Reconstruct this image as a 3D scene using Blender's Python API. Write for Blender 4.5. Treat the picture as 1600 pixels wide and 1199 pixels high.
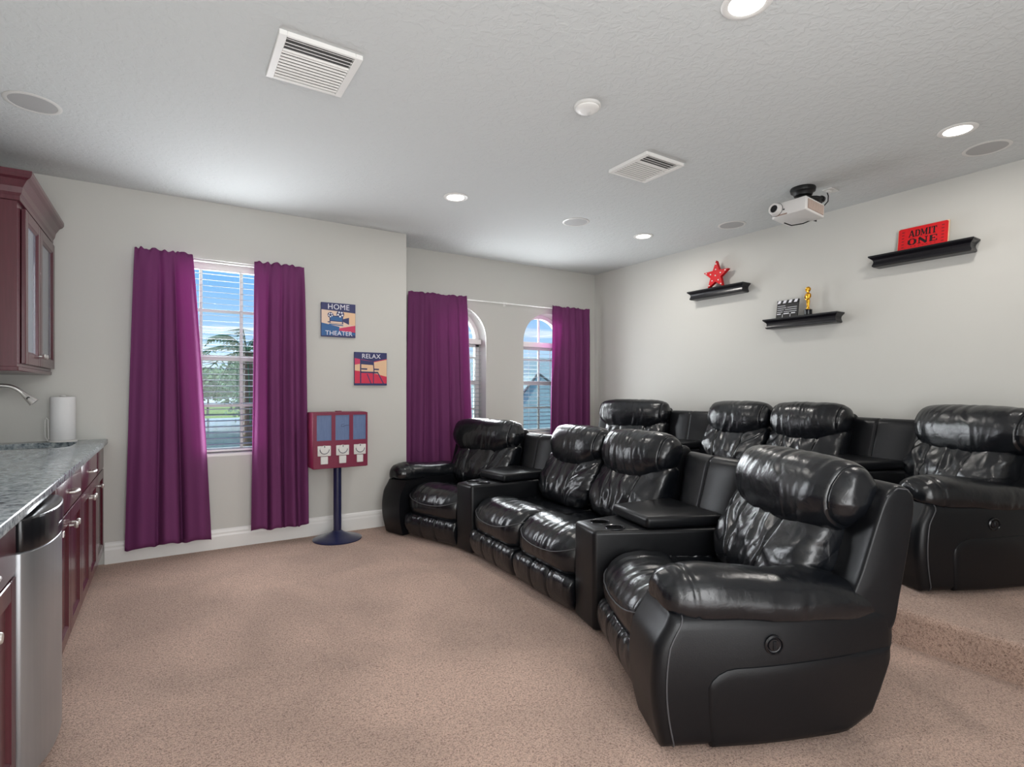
import bpy, bmesh, math, random
from mathutils import Vector, Matrix, noise
PI = math.pi
R_ = math.radians
random.seed(7)
SC = bpy.context.scene
COL = SC.collection
for o in list(bpy.data.objects): bpy.data.objects.remove(o)

# ------------------------------------------------------------------ camera, sky, lights, exposure
CAM_H, YAW = 1.252, 32.5
cam = bpy.data.cameras.new('camera'); camo = bpy.data.objects.new('camera', cam); COL.objects.link(camo)
camo.location = (0, 0, CAM_H); camo.rotation_euler = (R_(90), 0, R_(-YAW))
cam.sensor_width = 36.0; cam.lens = 846.0/1600*36.0; cam.shift_y = 11.5/1600; cam.clip_start = .02; cam.clip_end = 500
SC.camera = camo
SC.view_settings.view_transform = 'Standard'; SC.view_settings.look = 'None'
SC.view_settings.gamma = 1; SC.view_settings.use_curve_mapping = False
SC.view_settings.exposure = 0.0

def s2l(c): return c/12.92 if c <= .04045 else ((c+.055)/1.055)**2.4
def rgb(r, g, b): return (s2l(r/255), s2l(g/255), s2l(b/255), 1)

CEIL = 2.74; Y1 = 4.874; Y2 = 5.30; XR = 4.638; XL = -1.01; YB = -1.7; XJ = 1.916; PLAT = .175; XP = 3.05
REC = .20

world = bpy.data.worlds.new('sky'); SC.world = world; world.use_nodes = True
def build_sky():
    nt = world.node_tree; nt.nodes.clear()
    N = nt.nodes.new; L = nt.links.new
    tc = N('ShaderNodeTexCoord'); sep = N('ShaderNodeSeparateXYZ'); L(tc.outputs['Generated'], sep.inputs[0])
    gr = N('ShaderNodeValToRGB'); L(sep.outputs['Z'], gr.inputs[0])
    e = gr.color_ramp.elements
    e[0].position = 0.0; e[0].color = rgb(206, 228, 248)
    e[1].position = 1.0; e[1].color = rgb(80, 140, 215)
    m = gr.color_ramp.elements.new(.20); m.color = rgb(112, 176, 238)
    # clouds live on a flat layer overhead: direction divided by its height
    mx = N('ShaderNodeMath'); mx.operation = 'MAXIMUM'; L(sep.outputs['Z'], mx.inputs[0]); mx.inputs[1].default_value = .03
    dv = N('ShaderNodeVectorMath'); dv.operation = 'SCALE'
    inv = N('ShaderNodeMath'); inv.operation = 'DIVIDE'; inv.inputs[0].default_value = 1.0; L(mx.outputs[0], inv.inputs[1])
    L(tc.outputs['Generated'], dv.inputs[0]); L(inv.outputs[0], dv.inputs['Scale'])
    mp = N('ShaderNodeMapping'); mp.inputs['Scale'].default_value = (.32, .32, 0); mp.inputs['Location'].default_value = (.15, .4, 0)
    L(dv.outputs[0], mp.inputs[0])
    nz = N('ShaderNodeTexNoise'); nz.inputs['Scale'].default_value = 1.6; nz.inputs['Detail'].default_value = 7; nz.inputs['Roughness'].default_value = .55
    L(mp.outputs[0], nz.inputs[0])
    cr = N('ShaderNodeValToRGB'); cr.color_ramp.elements[0].position = .53; cr.color_ramp.elements[1].position = .68
    cr.color_ramp.elements[0].color = (0, 0, 0, 1); cr.color_ramp.elements[1].color = (1, 1, 1, 1)
    L(nz.outputs[0], cr.inputs[0])
    mix = N('ShaderNodeMix'); mix.data_type = 'RGBA'; L(cr.outputs[0], mix.inputs[0]); L(gr.outputs[0], mix.inputs[6]); mix.inputs[7].default_value = (.9, .93, .97, 1)
    bg = N('ShaderNodeBackground'); L(mix.outputs[2], bg.inputs[0]); bg.inputs[1].default_value = SKY
    out = N('ShaderNodeOutputWorld'); L(bg.outputs[0], out.inputs[0])
SKY = 1.22
build_sky()

def area(name, loc, direction, w, h, power, color=(1, 1, 1), spread=180, shape='RECTANGLE'):
    l = bpy.data.lights.new(name, 'AREA'); l.shape = shape; l.size = w; l.size_y = h; l.energy = power; l.color = color; l.spread = R_(spread)
    o = bpy.data.objects.new(name, l); COL.objects.link(o); o.location = loc
    o.rotation_euler = Vector(direction).to_track_quat('-Z', 'Z').to_euler()
    return o
sun = bpy.data.lights.new('sun', 'SUN'); sun.energy = 5.0; sun.angle = R_(.6); sun.color = (1, .96, .88)
suno = bpy.data.objects.new('sun', sun); COL.objects.link(suno)
suno.rotation_euler = Vector((.75, -.12, -1.0)).to_track_quat('-Z', 'Z').to_euler(); suno.location = (0, 12, 20)
DAY = (.93, .97, 1.0)
area('daylight_boost_outside', (.38, Y1+.62, 2.45), (0, -1, -.75), 1.1, 1.2, 75, DAY)  # three lamps added outside the windows to strengthen the daylight
area('daylight_boost_outside', (2.675, Y2+.62, 2.25), (0, -1, -.55), .9, 1.2, 55, DAY)
area('daylight_boost_outside', (3.89, Y2+.62, 2.25), (0, -1, -.55), .9, 1.2, 55, DAY)
area('daylight_boost_window', (.375, Y1-.012, 1.50), (.05, -1, .05), .42, 1.45, 36, DAY)  # three lamps added in the window gaps, boosting daylight into the room
area('daylight_boost_window', (2.90, Y2-.012, 1.42), (.05, -1, .05), .24, 1.35, 17, DAY)
area('daylight_boost_window', (3.72, Y2-.012, 1.42), (-.2, -1, .05), .38, 1.40, 30, DAY)
area('added_fill_back', (.2, YB+.25, 1.55), (-.12, 1, .22), 2.4, 2.0, 108, (.97, .985, 1))  # added fill lamp behind the camera, standing in for bounced room light
area('added_fill_up', (.8, -.6, .30), (.1, .45, 1), 2.6, 1.4, 30, (.98, .99, 1))  # unseen fill lamp added near the floor to brighten the ceiling

# ------------------------------------------------------------------ materials
def mat(name, col, rough=.5, metal=0, spec=.5, bump=None, vary=None, transl=0, coat=0, emit=None, sheen=0):
    """bump: (scale, strength, distance, detail) ; vary: (scale, amount, (stretch xyz))"""
    m = bpy.data.materials.new(name); m.use_nodes = True
    nt = m.node_tree; b = nt.nodes['Principled BSDF']; N = nt.nodes.new; L = nt.links.new
    b.inputs['Base Color'].default_value = col; b.inputs['Roughness'].default_value = rough
    b.inputs['Metallic'].default_value = metal; b.inputs['Specular IOR Level'].default_value = spec
    b.inputs['Coat Weight'].default_value = coat
    if sheen: b.inputs['Sheen Weight'].default_value = sheen
    tc = N('ShaderNodeTexCoord')
    if vary:
        mp = N('ShaderNodeMapping'); mp.inputs['Scale'].default_value = vary[2] if len(vary) > 2 else (1, 1, 1)
        L(tc.outputs['Object'], mp.inputs[0])
        n = N('ShaderNodeTexNoise'); n.inputs['Scale'].default_value = vary[0]; n.inputs['Detail'].default_value = 5
        L(mp.outputs[0], n.inputs[0])
        mr = N('ShaderNodeMapRange'); mr.inputs[1].default_value = .25; mr.inputs[2].default_value = .75
        mr.inputs[3].default_value = 1-vary[1]; mr.inputs[4].default_value = 1+vary[1]; L(n.outputs[0], mr.inputs[0])
        vm = N('ShaderNodeVectorMath'); vm.operation = 'SCALE'; vm.inputs[0].default_value = col[:3]; L(mr.outputs[0], vm.inputs['Scale'])
        L(vm.outputs[0], b.inputs['Base Color'])
    if bump:
        n = N('ShaderNodeTexNoise'); n.inputs['Scale'].default_value = bump[0]; n.inputs['Detail'].default_value = bump[3] if len(bump) > 3 else 3
        L(tc.outputs['Object'], n.inputs[0])
        bp = N('ShaderNodeBump'); bp.inputs['Strength'].default_value = bump[1]; bp.inputs['Distance'].default_value = bump[2]
        L(n.outputs[0], bp.inputs['Height']); L(bp.outputs[0], b.inputs['Normal'])
    if transl:
        t = N('ShaderNodeBsdfTranslucent'); t.inputs[0].default_value = col
        mx = N('ShaderNodeMixShader'); mx.inputs[0].default_value = transl
        o = nt.nodes['Material Output']; L(b.outputs[0], mx.inputs[1]); L(t.outputs[0], mx.inputs[2]); L(mx.outputs[0], o.inputs[0])
    if emit:
        b.inputs['Emission Color'].default_value = emit[0]; b.inputs['Emission Strength'].default_value = emit[1]
    return m

M = {}
M['wall'] = mat('wall_paint', rgb(198, 197, 192), .75, spec=.25, bump=(140, .12, .002, 4))
M['white'] = mat('white_paint', rgb(232, 231, 228), .4)
M['trimw'] = mat('white_gloss_trim', rgb(228, 227, 224), .35)
M['plasticw'] = mat('white_plastic', rgb(214, 213, 210), .35)
M['grille'] = mat('speaker_mesh', rgb(172, 172, 172), .6, bump=(900, .3, .001, 1))
M['purple'] = mat('purple_curtain', rgb(136, 71, 122), .7, spec=.2, transl=.42, vary=(30, .05, (1, 1, .05)), bump=(500, .1, .001, 1))
M['cherry'] = mat('cherry_wood', rgb(80, 33, 43), .26, vary=(5, .14, (14, 14, .8)), coat=.15)
M['chrome'] = mat('brushed_nickel', rgb(222, 220, 216), .34, .85)
M['steel'] = mat('stainless_steel', rgb(172, 176, 180), .34, .85, vary=(60, .05, (1, 1, .02)))
M['blackp'] = mat('black_plastic', rgb(20, 20, 23), .22)
M['blackm'] = mat('black_matte', rgb(14, 14, 15), .5)
M['shelf'] = mat('black_shelf', rgb(13, 12, 18), .3, vary=(8, .2, (1, 8, 8)))
M['red'] = mat('red_enamel', rgb(190, 12, 24), .5, spec=.25)
M['redt'] = mat('red_ticket', rgb(205, 16, 24), .45, vary=(50, .1))
M['redm'] = mat('crimson_metal', rgb(116, 23, 57), .42)
M['navy'] = mat('navy_metal', rgb(26, 30, 66), .3, coat=.3)
M['cream'] = mat('cream_edge', rgb(236, 206, 170), .6)
M['gold'] = mat('gold_metal', rgb(226, 168, 60), .22, 1)
M['bulb'] = mat('white_bulb', rgb(250, 244, 240), .2)
M['paper'] = mat('paper_towel', rgb(224, 224, 224), .9, spec=.1, bump=(220, .25, .002, 2))
M['projb'] = mat('projector_shell', rgb(214, 212, 210), .4)
M['projg'] = mat('projector_grille', rgb(150, 128, 116), .5)
M['glassd'] = mat('frosted_glass', rgb(128, 135, 147), .12, spec=.6)
M['thread'] = mat('pale_stitching', rgb(70, 70, 73), .5)
M['cup'] = mat('cup_ring', rgb(60, 60, 63), .18, .6)
M['chaleg'] = mat('dark_lining', rgb(15, 15, 16), .7)
M['print_navy'] = mat('print_navy', rgb(44, 48, 96), .5)
M['print_blue'] = mat('print_blue', rgb(42, 92, 146), .5)
M['print_cream'] = mat('print_cream', rgb(222, 196, 176), .5)
M['print_peach'] = mat('print_peach', rgb(224, 186, 150), .5)
M['print_pink'] = mat('print_pink', rgb(196, 50, 92), .5)
M['print_red'] = mat('print_red', rgb(200, 40, 74), .5)
M['print_white'] = mat('print_white', rgb(225, 225, 232), .5)
M['print_black'] = mat('print_black', rgb(24, 10, 12), .5)
M['print_dred'] = mat('print_darkred', rgb(140, 8, 16), .5)
M['hopper'] = mat('clear_hopper', rgb(104, 122, 158), .12, spec=.6, vary=(9, .12, (6, 1, 1)))
M['soil'] = mat('lawn', rgb(112, 140, 70), .9, spec=.1, vary=(.6, .3))
M['leaf'] = mat('tree_leaf', rgb(104, 140, 108), .7, spec=.2, vary=(.8, .35), transl=.25)
M['leaf2'] = mat('tree_leaf_pale', rgb(140, 168, 126), .7, spec=.2, vary=(.8, .35), transl=.25)
M['palm'] = mat('palm_leaf', rgb(70, 112, 84), .55, spec=.3, transl=.2)
M['bark'] = mat('bark', rgb(96, 82, 68), .9, bump=(14, .6, .03))
M['roof'] = mat('roof_shingle', rgb(146, 166, 168), .85, spec=.2, vary=(6, .18, (1, 1, 5)))
M['stucco'] = mat('house_stucco', rgb(196, 196, 186), .9, spec=.1)
M['water'] = mat('pond_water', rgb(96, 116, 124), .12, spec=.5, bump=(.8, .1, .02))
M['road'] = mat('asphalt', rgb(150, 152, 156), .9, spec=.1, vary=(1, .1))

def mat_ceiling():
    m = mat('ceiling_knockdown', rgb(204, 207, 207), .85, spec=.2)
    nt = m.node_tree; b = nt.nodes['Principled BSDF']; N = nt.nodes.new; L = nt.links.new
    tc = N('ShaderNodeTexCoord')
    n = N('ShaderNodeTexNoise'); n.inputs['Scale'].default_value = 26; n.inputs['Detail'].default_value = 4; n.inputs['Distortion'].default_value = .8
    L(tc.outputs['Object'], n.inputs[0])
    cr = N('ShaderNodeValToRGB'); cr.color_ramp.elements[0].position = .44; cr.color_ramp.elements[1].position = .58
    L(n.outputs[0], cr.inputs[0])
    bp = N('ShaderNodeBump'); bp.inputs['Strength'].default_value = .35; bp.inputs['Distance'].default_value = .004
    L(cr.outputs[0], bp.inputs['Height']); L(bp.outputs[0], b.inputs['Normal'])
    return m
M['ceiling'] = mat_ceiling()

def mat_carpet():
    m = bpy.data.materials.new('carpet_pile'); m.use_nodes = True
    nt = m.node_tree; b = nt.nodes['Principled BSDF']; N = nt.nodes.new; L = nt.links.new
    b.inputs['Roughness'].default_value = 1; b.inputs['Specular IOR Level'].default_value = .05
    b.inputs['Sheen Weight'].default_value = .25
    tc = N('ShaderNodeTexCoord')
    n1 = N('ShaderNodeTexNoise'); n1.inputs['Scale'].default_value = 150; n1.inputs['Detail'].default_value = 3; n1.inputs['Distortion'].default_value = 1.2
    n2 = N('ShaderNodeTexNoise'); n2.inputs['Scale'].default_value = 1.5; n2.inputs['Detail'].default_value = 2; n2.inputs['Distortion'].default_value = .6
    n3 = N('ShaderNodeTexNoise'); n3.inputs['Scale'].default_value = 420; n3.inputs['Detail'].default_value = 2
    for n in (n1, n2, n3): L(tc.outputs['Object'], n.inputs[0])
    cr = N('ShaderNodeValToRGB'); L(n1.outputs[0], cr.inputs[0])
    cr.color_ramp.elements[0].position = .30; cr.color_ramp.elements[0].color = rgb(126, 96, 82)
    cr.color_ramp.elements[1].position = .56; cr.color_ramp.elements[1].color = rgb(213, 181, 163)
    # vacuum tracks: the nap leans one way or the other in broad patches
    mr = N('ShaderNodeMapRange'); mr.inputs[1].default_value = .35; mr.inputs[2].default_value = .65; mr.inputs[3].default_value = .83; mr.inputs[4].default_value = 1.12
    L(n2.outputs[0], mr.inputs[0])
    vm = N('ShaderNodeVectorMath'); vm.operation = 'SCALE'; L(cr.outputs[0], vm.inputs[0]); L(mr.outputs[0], vm.inputs['Scale'])
    L(vm.outputs[0], b.inputs['Base Color'])
    ad = N('ShaderNodeMath'); ad.operation = 'ADD'; L(n1.outputs[0], ad.inputs[0])
    ml = N('ShaderNodeMath'); ml.operation = 'MULTIPLY'; L(n3.outputs[0], ml.inputs[0]); ml.inputs[1].default_value = .4; L(ml.outputs[0], ad.inputs[1])
    bp = N('ShaderNodeBump'); bp.inputs['Strength'].default_value = .9; bp.inputs['Distance'].default_value = .012
    L(ad.outputs[0], bp.inputs['Height']); L(bp.outputs[0], b.inputs['Normal'])
    return m
M['carpet'] = mat_carpet()

def mat_granite():
    m = bpy.data.materials.new('granite'); m.use_nodes = True
    nt = m.node_tree; b = nt.nodes['Principled BSDF']; N = nt.nodes.new; L = nt.links.new
    b.inputs['Roughness'].default_value = .16
    tc = N('ShaderNodeTexCoord')
    n1 = N('ShaderNodeTexNoise'); n1.inputs['Scale'].default_value = 38; n1.inputs['Detail'].default_value = 6; n1.inputs['Roughness'].default_value = .7
    L(tc.outputs['Object'], n1.inputs[0])
    cr = N('ShaderNodeValToRGB'); L(n1.outputs[0], cr.inputs[0])
    e = cr.color_ramp.elements
    e[0].position = .34; e[0].color = rgb(66, 74, 80); e[1].position = .66; e[1].color = rgb(192, 198, 200)
    k = e.new(.46); k.color = rgb(134, 145, 150); k = e.new(.55); k.color = rgb(160, 168, 171)
    L(cr.outputs[0], b.inputs['Base Color'])
    return m
M['granite'] = mat_granite()

def mat_leather(name, amt, rough=.3, col=(19, 20, 23), spec=.6):
    m = bpy.data.materials.new(name); m.use_nodes = True
    nt = m.node_tree; b = nt.nodes['Principled BSDF']; N = nt.nodes.new; L = nt.links.new
    b.inputs['Base Color'].default_value = rgb(*col); b.inputs['Roughness'].default_value = rough
    b.inputs['Specular IOR Level'].default_value = spec
    tc = N('ShaderNodeTexCoord')
    g = N('ShaderNodeTexVoronoi'); g.inputs['Scale'].default_value = 260; L(tc.outputs['Object'], g.inputs['Vector'])
    w = N('ShaderNodeTexNoise'); w.inputs['Scale'].default_value = 22; w.inputs['Detail'].default_value = 4; w.inputs['Distortion'].default_value = 1.0
    L(tc.outputs['Object'], w.inputs[0])
    b1 = N('ShaderNodeBump'); b1.inputs['Strength'].default_value = .12; b1.inputs['Distance'].default_value = .0012; L(g.outputs[0], b1.inputs['Height'])
    b2 = N('ShaderNodeBump'); b2.inputs['Strength'].default_value = amt; b2.inputs['Distance'].default_value = .006
    L(w.outputs[0], b2.inputs['Height']); L(b1.outputs[0], b2.inputs['Normal']); L(b2.outputs[0], b.inputs['Normal'])
    return m
M['leather'] = mat_leather('black_leather', .30, .25, (14, 16, 20))
M['vinyl'] = mat_leather('black_vinyl', .05, .34, (15, 16, 19), .32)

def mat_glass():
    m = bpy.data.materials.new('window_glass'); m.use_nodes = True
    nt = m.node_tree; nt.nodes.clear(); N = nt.nodes.new; L = nt.links.new
    t = N('ShaderNodeBsdfTransparent'); t.inputs[0].default_value = (.95, .98, .97, 1)
    g = N('ShaderNodeBsdfGlossy'); g.inputs['Roughness'].default_value = .02
    f = N('ShaderNodeFresnel'); f.inputs[0].default_value = 1.3
    mx = N('ShaderNodeMixShader'); L(f.outputs[0], mx.inputs[0]); L(t.outputs[0], mx.inputs[1]); L(g.outputs[0], mx.inputs[2])
    o = N('ShaderNodeOutputMaterial'); L(mx.outputs[0], o.inputs[0])
    return m
M['glass'] = mat_glass()
M['lamp'] = mat('lamp_diffuser', (1, 1, 1, 1), .5, emit=((1, .97, .92, 1), 6))

# ------------------------------------------------------------------ mesh helpers
def nb(): return bmesh.new()
def finish(bm, name, m, parent=None, loc=(0, 0, 0), rot=(0, 0, 0), smooth=True, angle=40):
    bmesh.ops.recalc_face_normals(bm, faces=bm.faces[:])
    me = bpy.data.meshes.new(name); bm.to_mesh(me); bm.free()
    me.materials.append(m)
    if smooth:
        me.polygons.foreach_set('use_smooth', [True]*len(me.polygons))
        me.set_sharp_from_angle(angle=R_(angle))
    o = bpy.data.objects.new(name, me); COL.objects.link(o)
    if parent: o.parent = parent
    o.location = loc; o.rotation_euler = rot
    return o
def box(bm, x0, x1, y0, y1, z0, z1, bev=0, seg=2):
    r = bmesh.ops.create_cube(bm, size=1.0); vs = r['verts']
    for v in vs: v.co = Vector(((x0+x1)/2+v.co.x*(x1-x0), (y0+y1)/2+v.co.y*(y1-y0), (z0+z1)/2+v.co.z*(z1-z0)))
    if bev:
        es = list({e for v in vs for e in v.link_edges})
        bmesh.ops.bevel(bm, geom=es, offset=bev, segments=seg, profile=.5, affect='EDGES')
    return bm
def cyl(bm, c, r, h, axis='Z', seg=24, r2=None):
    mt = Matrix.Translation(Vector(c))
    if axis == 'X': mt = mt @ Matrix.Rotation(PI/2, 4, 'Y')
    if axis == 'Y': mt = mt @ Matrix.Rotation(-PI/2, 4, 'X')
    bmesh.ops.create_cone(bm, cap_ends=True, segments=seg, radius1=r, radius2=r if r2 is None else r2, depth=h, matrix=mt)
    return bm
def lathe(bm, prof, c=(0, 0, 0), seg=32, axis='Z'):
    rings = []
    for r, z in prof:
        ring = []
        for k in range(seg):
            a = 2*PI*k/seg
            p = (r*math.cos(a), r*math.sin(a), z)
            if axis == 'X': p = (p[2], p[0], p[1])
            if axis == 'Y': p = (p[0], p[2], p[1])
            ring.append(bm.verts.new((p[0]+c[0], p[1]+c[1], p[2]+c[2])))
        rings.append(ring)
    for a, b in zip(rings, rings[1:]):
        for k in range(seg): bm.faces.new((a[k], a[(k+1) % seg], b[(k+1) % seg], b[k]))
    if prof[0][0] > 1e-6: bm.faces.new(rings[0])
    if prof[-1][0] > 1e-6: bm.faces.new(rings[-1])
    bmesh.ops.remove_doubles(bm, verts=bm.verts[:], dist=1e-6)
    return bm
def tube(bm, pts, r, seg=10):
    pts = [Vector(p) for p in pts]; rings = []
    for i, p in enumerate(pts):
        d = (pts[min(i+1, len(pts)-1)]-pts[max(i-1, 0)]).normalized()
        a = d.orthogonal().normalized() if i == 0 else (prev-d*prev.dot(d)).normalized()
        prev = a; b = d.cross(a)
        rr = r(i/(len(pts)-1)) if callable(r) else r
        rings.append([bm.verts.new(p+a*math.cos(2*PI*k/seg)*rr+b*math.sin(2*PI*k/seg)*rr) for k in range(seg)])
    for A, B in zip(rings, rings[1:]):
        for k in range(seg): bm.faces.new((A[k], A[(k+1) % seg], B[(k+1) % seg], B[k]))
    bm.faces.new(rings[0]); bm.faces.new(rings[-1])
    return bm
def prism(bm, poly, a0, a1, axis='Z', bev=0, seg=2):
    """poly of 2-D points; extruded along axis from a0 to a1.  axis Y: (x,z); axis X: (y,z)"""
    def P(p, a):
        return {'Z': (p[0], p[1], a), 'Y': (p[0], a, p[1]), 'X': (a, p[0], p[1])}[axis]
    A = [bm.verts.new(P(p, a0)) for p in poly]; B = [bm.verts.new(P(p, a1)) for p in poly]
    n = len(poly); fs = [bm.faces.new(A), bm.faces.new(B)]
    for k in range(n): fs.append(bm.faces.new((A[k], A[(k+1) % n], B[(k+1) % n], B[k])))
    bmesh.ops.recalc_face_normals(bm, faces=fs)
    if bev:
        es = list({e for f in fs for e in f.edges})
        bmesh.ops.bevel(bm, geom=es, offset=bev, segments=seg, profile=.5, affect='EDGES')
    return bm
def holed(bm, outer, holes, y0, y1):
    """plate in the XZ plane with holes, extruded y0..y1"""
    es = []
    for loop in [outer]+holes:
        vs = [bm.verts.new((p[0], y0, p[1])) for p in loop]
        for k in range(len(vs)): es.append(bm.edges.new((vs[k], vs[(k+1) % len(vs)])))
    r = bmesh.ops.triangle_fill(bm, use_beauty=True, use_dissolve=False, edges=es)
    fs = [g for g in r['geom'] if isinstance(g, bmesh.types.BMFace)]
    e = bmesh.ops.extrude_face_region(bm, geom=fs)
    for v in e['geom']:
        if isinstance(v, bmesh.types.BMVert): v.co.y = y1
    return bm
def empty(name, label, cat, loc=(0, 0, 0), rz=0, group=None):
    o = bpy.data.objects.new(name, None); COL.objects.link(o); o.empty_display_size = .1
    o.location = loc; o.rotation_euler = (0, 0, rz)
    tag(o, label, cat, group); return o
def tag(o, label, cat, group=None):
    o['label'] = label; o['category'] = cat
    if group: o['group'] = group
    return o
def struct(o): o['kind'] = 'structure'; return o
def kids(o): return [c for c in o.children]
def dup(root, loc, rz, label, group=None):
    r = root.copy(); COL.objects.link(r); r.location = loc; r.rotation_euler = (0, 0, rz)
    r['label'] = label
    if group: r['group'] = group
    def rec(src, dst):
        for ch in src.children:
            c = ch.copy(); COL.objects.link(c); c.parent = dst; rec(ch, c)
    rec(root, r); return r
def text(word, name, m, parent, size, loc, rot, ext=.0006, bold=0, sx=1, space=1):
    cu = bpy.data.curves.new(name, 'FONT'); cu.body = word; cu.size = size; cu.align_x = 'CENTER'; cu.align_y = 'CENTER'
    cu.extrude = ext; cu.offset = bold; cu.space_character = space; cu.resolution_u = 3
    t = bpy.data.objects.new(name+'_tmp', cu); COL.objects.link(t)
    dg = bpy.context.evaluated_depsgraph_get(); dg.update()
    me = bpy.data.meshes.new_from_object(t.evaluated_get(dg)); me.name = name
    bpy.data.objects.remove(t); bpy.data.curves.remove(cu)
    me.materials.clear(); me.materials.append(m)
    o = bpy.data.objects.new(name, me); COL.objects.link(o); o.parent = parent
    o.location = loc; o.rotation_euler = rot; o.scale = (sx, 1, 1)
    return o

def catmull(pts, n):
    """closed Catmull-Rom, n samples spread by arc length"""
    k = len(pts); fine = []
    for i in range(k):
        p0, p1, p2, p3 = [Vector(pts[(i+j-1) % k]) for j in range(4)]
        for s in range(16):
            t = s/16
            fine.append(.5*((2*p1)+(-p0+p2)*t+(2*p0-5*p1+4*p2-p3)*t*t+(-p0+3*p1-3*p2+p3)*t**3))
    fine.append(fine[0]); L = [0]
    for a, b in zip(fine, fine[1:]): L.append(L[-1]+(b-a).length)
    out = []; j = 0
    for i in range(n):
        d = L[-1]*i/n
        while L[j+1] < d: j += 1
        f = (d-L[j])/max(1e-9, L[j+1]-L[j]); out.append(fine[j].lerp(fine[j+1], f))
    return out
def softloft(bm, prof, a0, a1, nx=48, nt=56, p=5.0, axis='X', shape=None, disp=None, endmin=.0):
    """prof: 2-D closed control points swept from a0 to a1, rounded off at both ends like a stuffed cushion"""
    base = catmull(prof, nt); c = sum(base, Vector((0, 0)))/nt
    rings = []
    for i in range(nx+1):
        v = -1+2*i/nx; u = math.sin(v*PI/2); u = math.copysign(1-(1-abs(v))**2.4, v) if p > 20 else (.5*u+.5*v if p > 8 else u)
        s = max(endmin, (max(0.0, 1-abs(u)**p))**(1/p))
        ring = []
        for k, q in enumerate(base):
            w = c+(q-c)*s; a = a0+(a1-a0)*(u+1)/2
            if shape: a, w = shape(a, u, w, k/nt)
            co = (a, w[0], w[1]) if axis == 'X' else ((w[0], a, w[1]) if axis == 'Y' else (w[0], w[1], a))
            ring.append(bm.verts.new(co))
        rings.append(ring)
    fs = []
    for A, B in zip(rings, rings[1:]):
        for k in range(nt): fs.append(bm.faces.new((A[k], A[(k+1) % nt], B[(k+1) % nt], B[k])))
    if endmin > 0: fs += [bm.faces.new(rings[0]), bm.faces.new(rings[-1])]
    bmesh.ops.recalc_face_normals(bm, faces=fs)
    if disp:
        bm.normal_update()
        mv = []
        for i, ring in enumerate(rings):
            u = math.sin((-1+2*i/nx)*PI/2)
            for k, vv in enumerate(ring): mv.append((vv, vv.normal*disp(vv.co, u, k/nt)))
        for vv, d in mv: vv.co += d
    if endmin == 0: bmesh.ops.remove_doubles(bm, verts=bm.verts[:], dist=1e-5)
    return rings
def ridge(x, y, z=0):
    return 1-2*abs(noise.noise(Vector((x, y, z))))
def sst(a, b, x):
    t = max(0, min(1, (x-a)/(b-a))); return t*t*(3-2*t)

# ------------------------------------------------------------------ room shell
def build_room():
    bm = nb(); box(bm, XL-.2, XR+.2, YB-.2, Y2+.25, -.12, 0); struct(finish(bm, 'floor', M['carpet'], smooth=False))
    bm = nb(); box(bm, XL-.2, XR+.2, YB-.2, Y2+.25, CEIL, CEIL+.15); struct(finish(bm, 'ceiling', M['ceiling'], smooth=False))
    # platform: carpeted riser with a rounded nose
    bm = nb(); poly = [(XP, 0)]
    for k in range(9):
        a = PI-PI/2*k/8; poly.append((XP+.035+.035*math.cos(a), PLAT-.035+.035*math.sin(a)))
    poly += [(XR, PLAT), (XR, 0)]
    prism(bm, poly, YB, Y2, 'Y'); o = struct(finish(bm, 'riser_platform', M['carpet'], angle=25))
    bm = nb(); box(bm, XL-.2, XL, YB-.2, Y1+.3, 0, CEIL); struct(finish(bm, 'wall_left', M['wall'], smooth=False))
    bm = nb(); box(bm, XR, XR+.2, YB-.2, Y2+.25, 0, CEIL); struct(finish(bm, 'wall_right', M['wall'], smooth=False))
    bm = nb(); box(bm, XL-.2, XR+.2, YB-.2, YB, 0, CEIL); struct(finish(bm, 'wall_back', M['wall'], smooth=False))
    # window wall, two planes
    bm = nb(); holed(bm, [(XL, 0), (XJ, 0), (XJ, CEIL), (XL, CEIL)], [[(-.08, .73), (.84, .73), (.84, 2.285), (-.08, 2.285)]], Y1, Y1+.26)
    struct(finish(bm, 'wall_front', M['wall'], smooth=False))
    bm = nb(); box(bm, XJ-.14, XJ, Y1+.02, Y2+.25, 0, CEIL); struct(finish(bm, 'wall_return', M['wall'], smooth=False))
    def arch(cx, n=24): return [(cx-.355, .735), (cx+.355, .735)]+[(cx+.355*math.cos(PI*k/n), 1.83+.355*math.sin(PI*k/n)) for k in range(n+1)]
    bm = nb(); holed(bm, [(XJ-.1, 0), (XR, 0), (XR, CEIL), (XJ-.1, CEIL)], [arch(2.675), arch(3.89)], Y2, Y2+.26)
    struct(finish(bm, 'wall_alcove', M['wall'], smooth=False))
    # baseboards
    prof = [(0, 0), (.016, 0), (.016, .10), (.013, .115), (.013, .128), (.008, .145), (0, .155)]
    bm = nb(); prism(bm, [(Y1-a, z) for a, z in prof], -.38, XJ, 'X'); struct(finish(bm, 'baseboard_front', M['trimw'], smooth=False))
    bm = nb(); prism(bm, [(Y2-a, z) for a, z in prof], XJ, XP, 'X'); struct(finish(bm, 'baseboard_alcove', M['trimw'], smooth=False))
    bm = nb(); prism(bm, [(XR-a, z+PLAT) for a, z in prof], YB, Y2, 'Y'); struct(finish(bm, 'baseboard_right', M['trimw'], smooth=False))
build_room()

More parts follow.
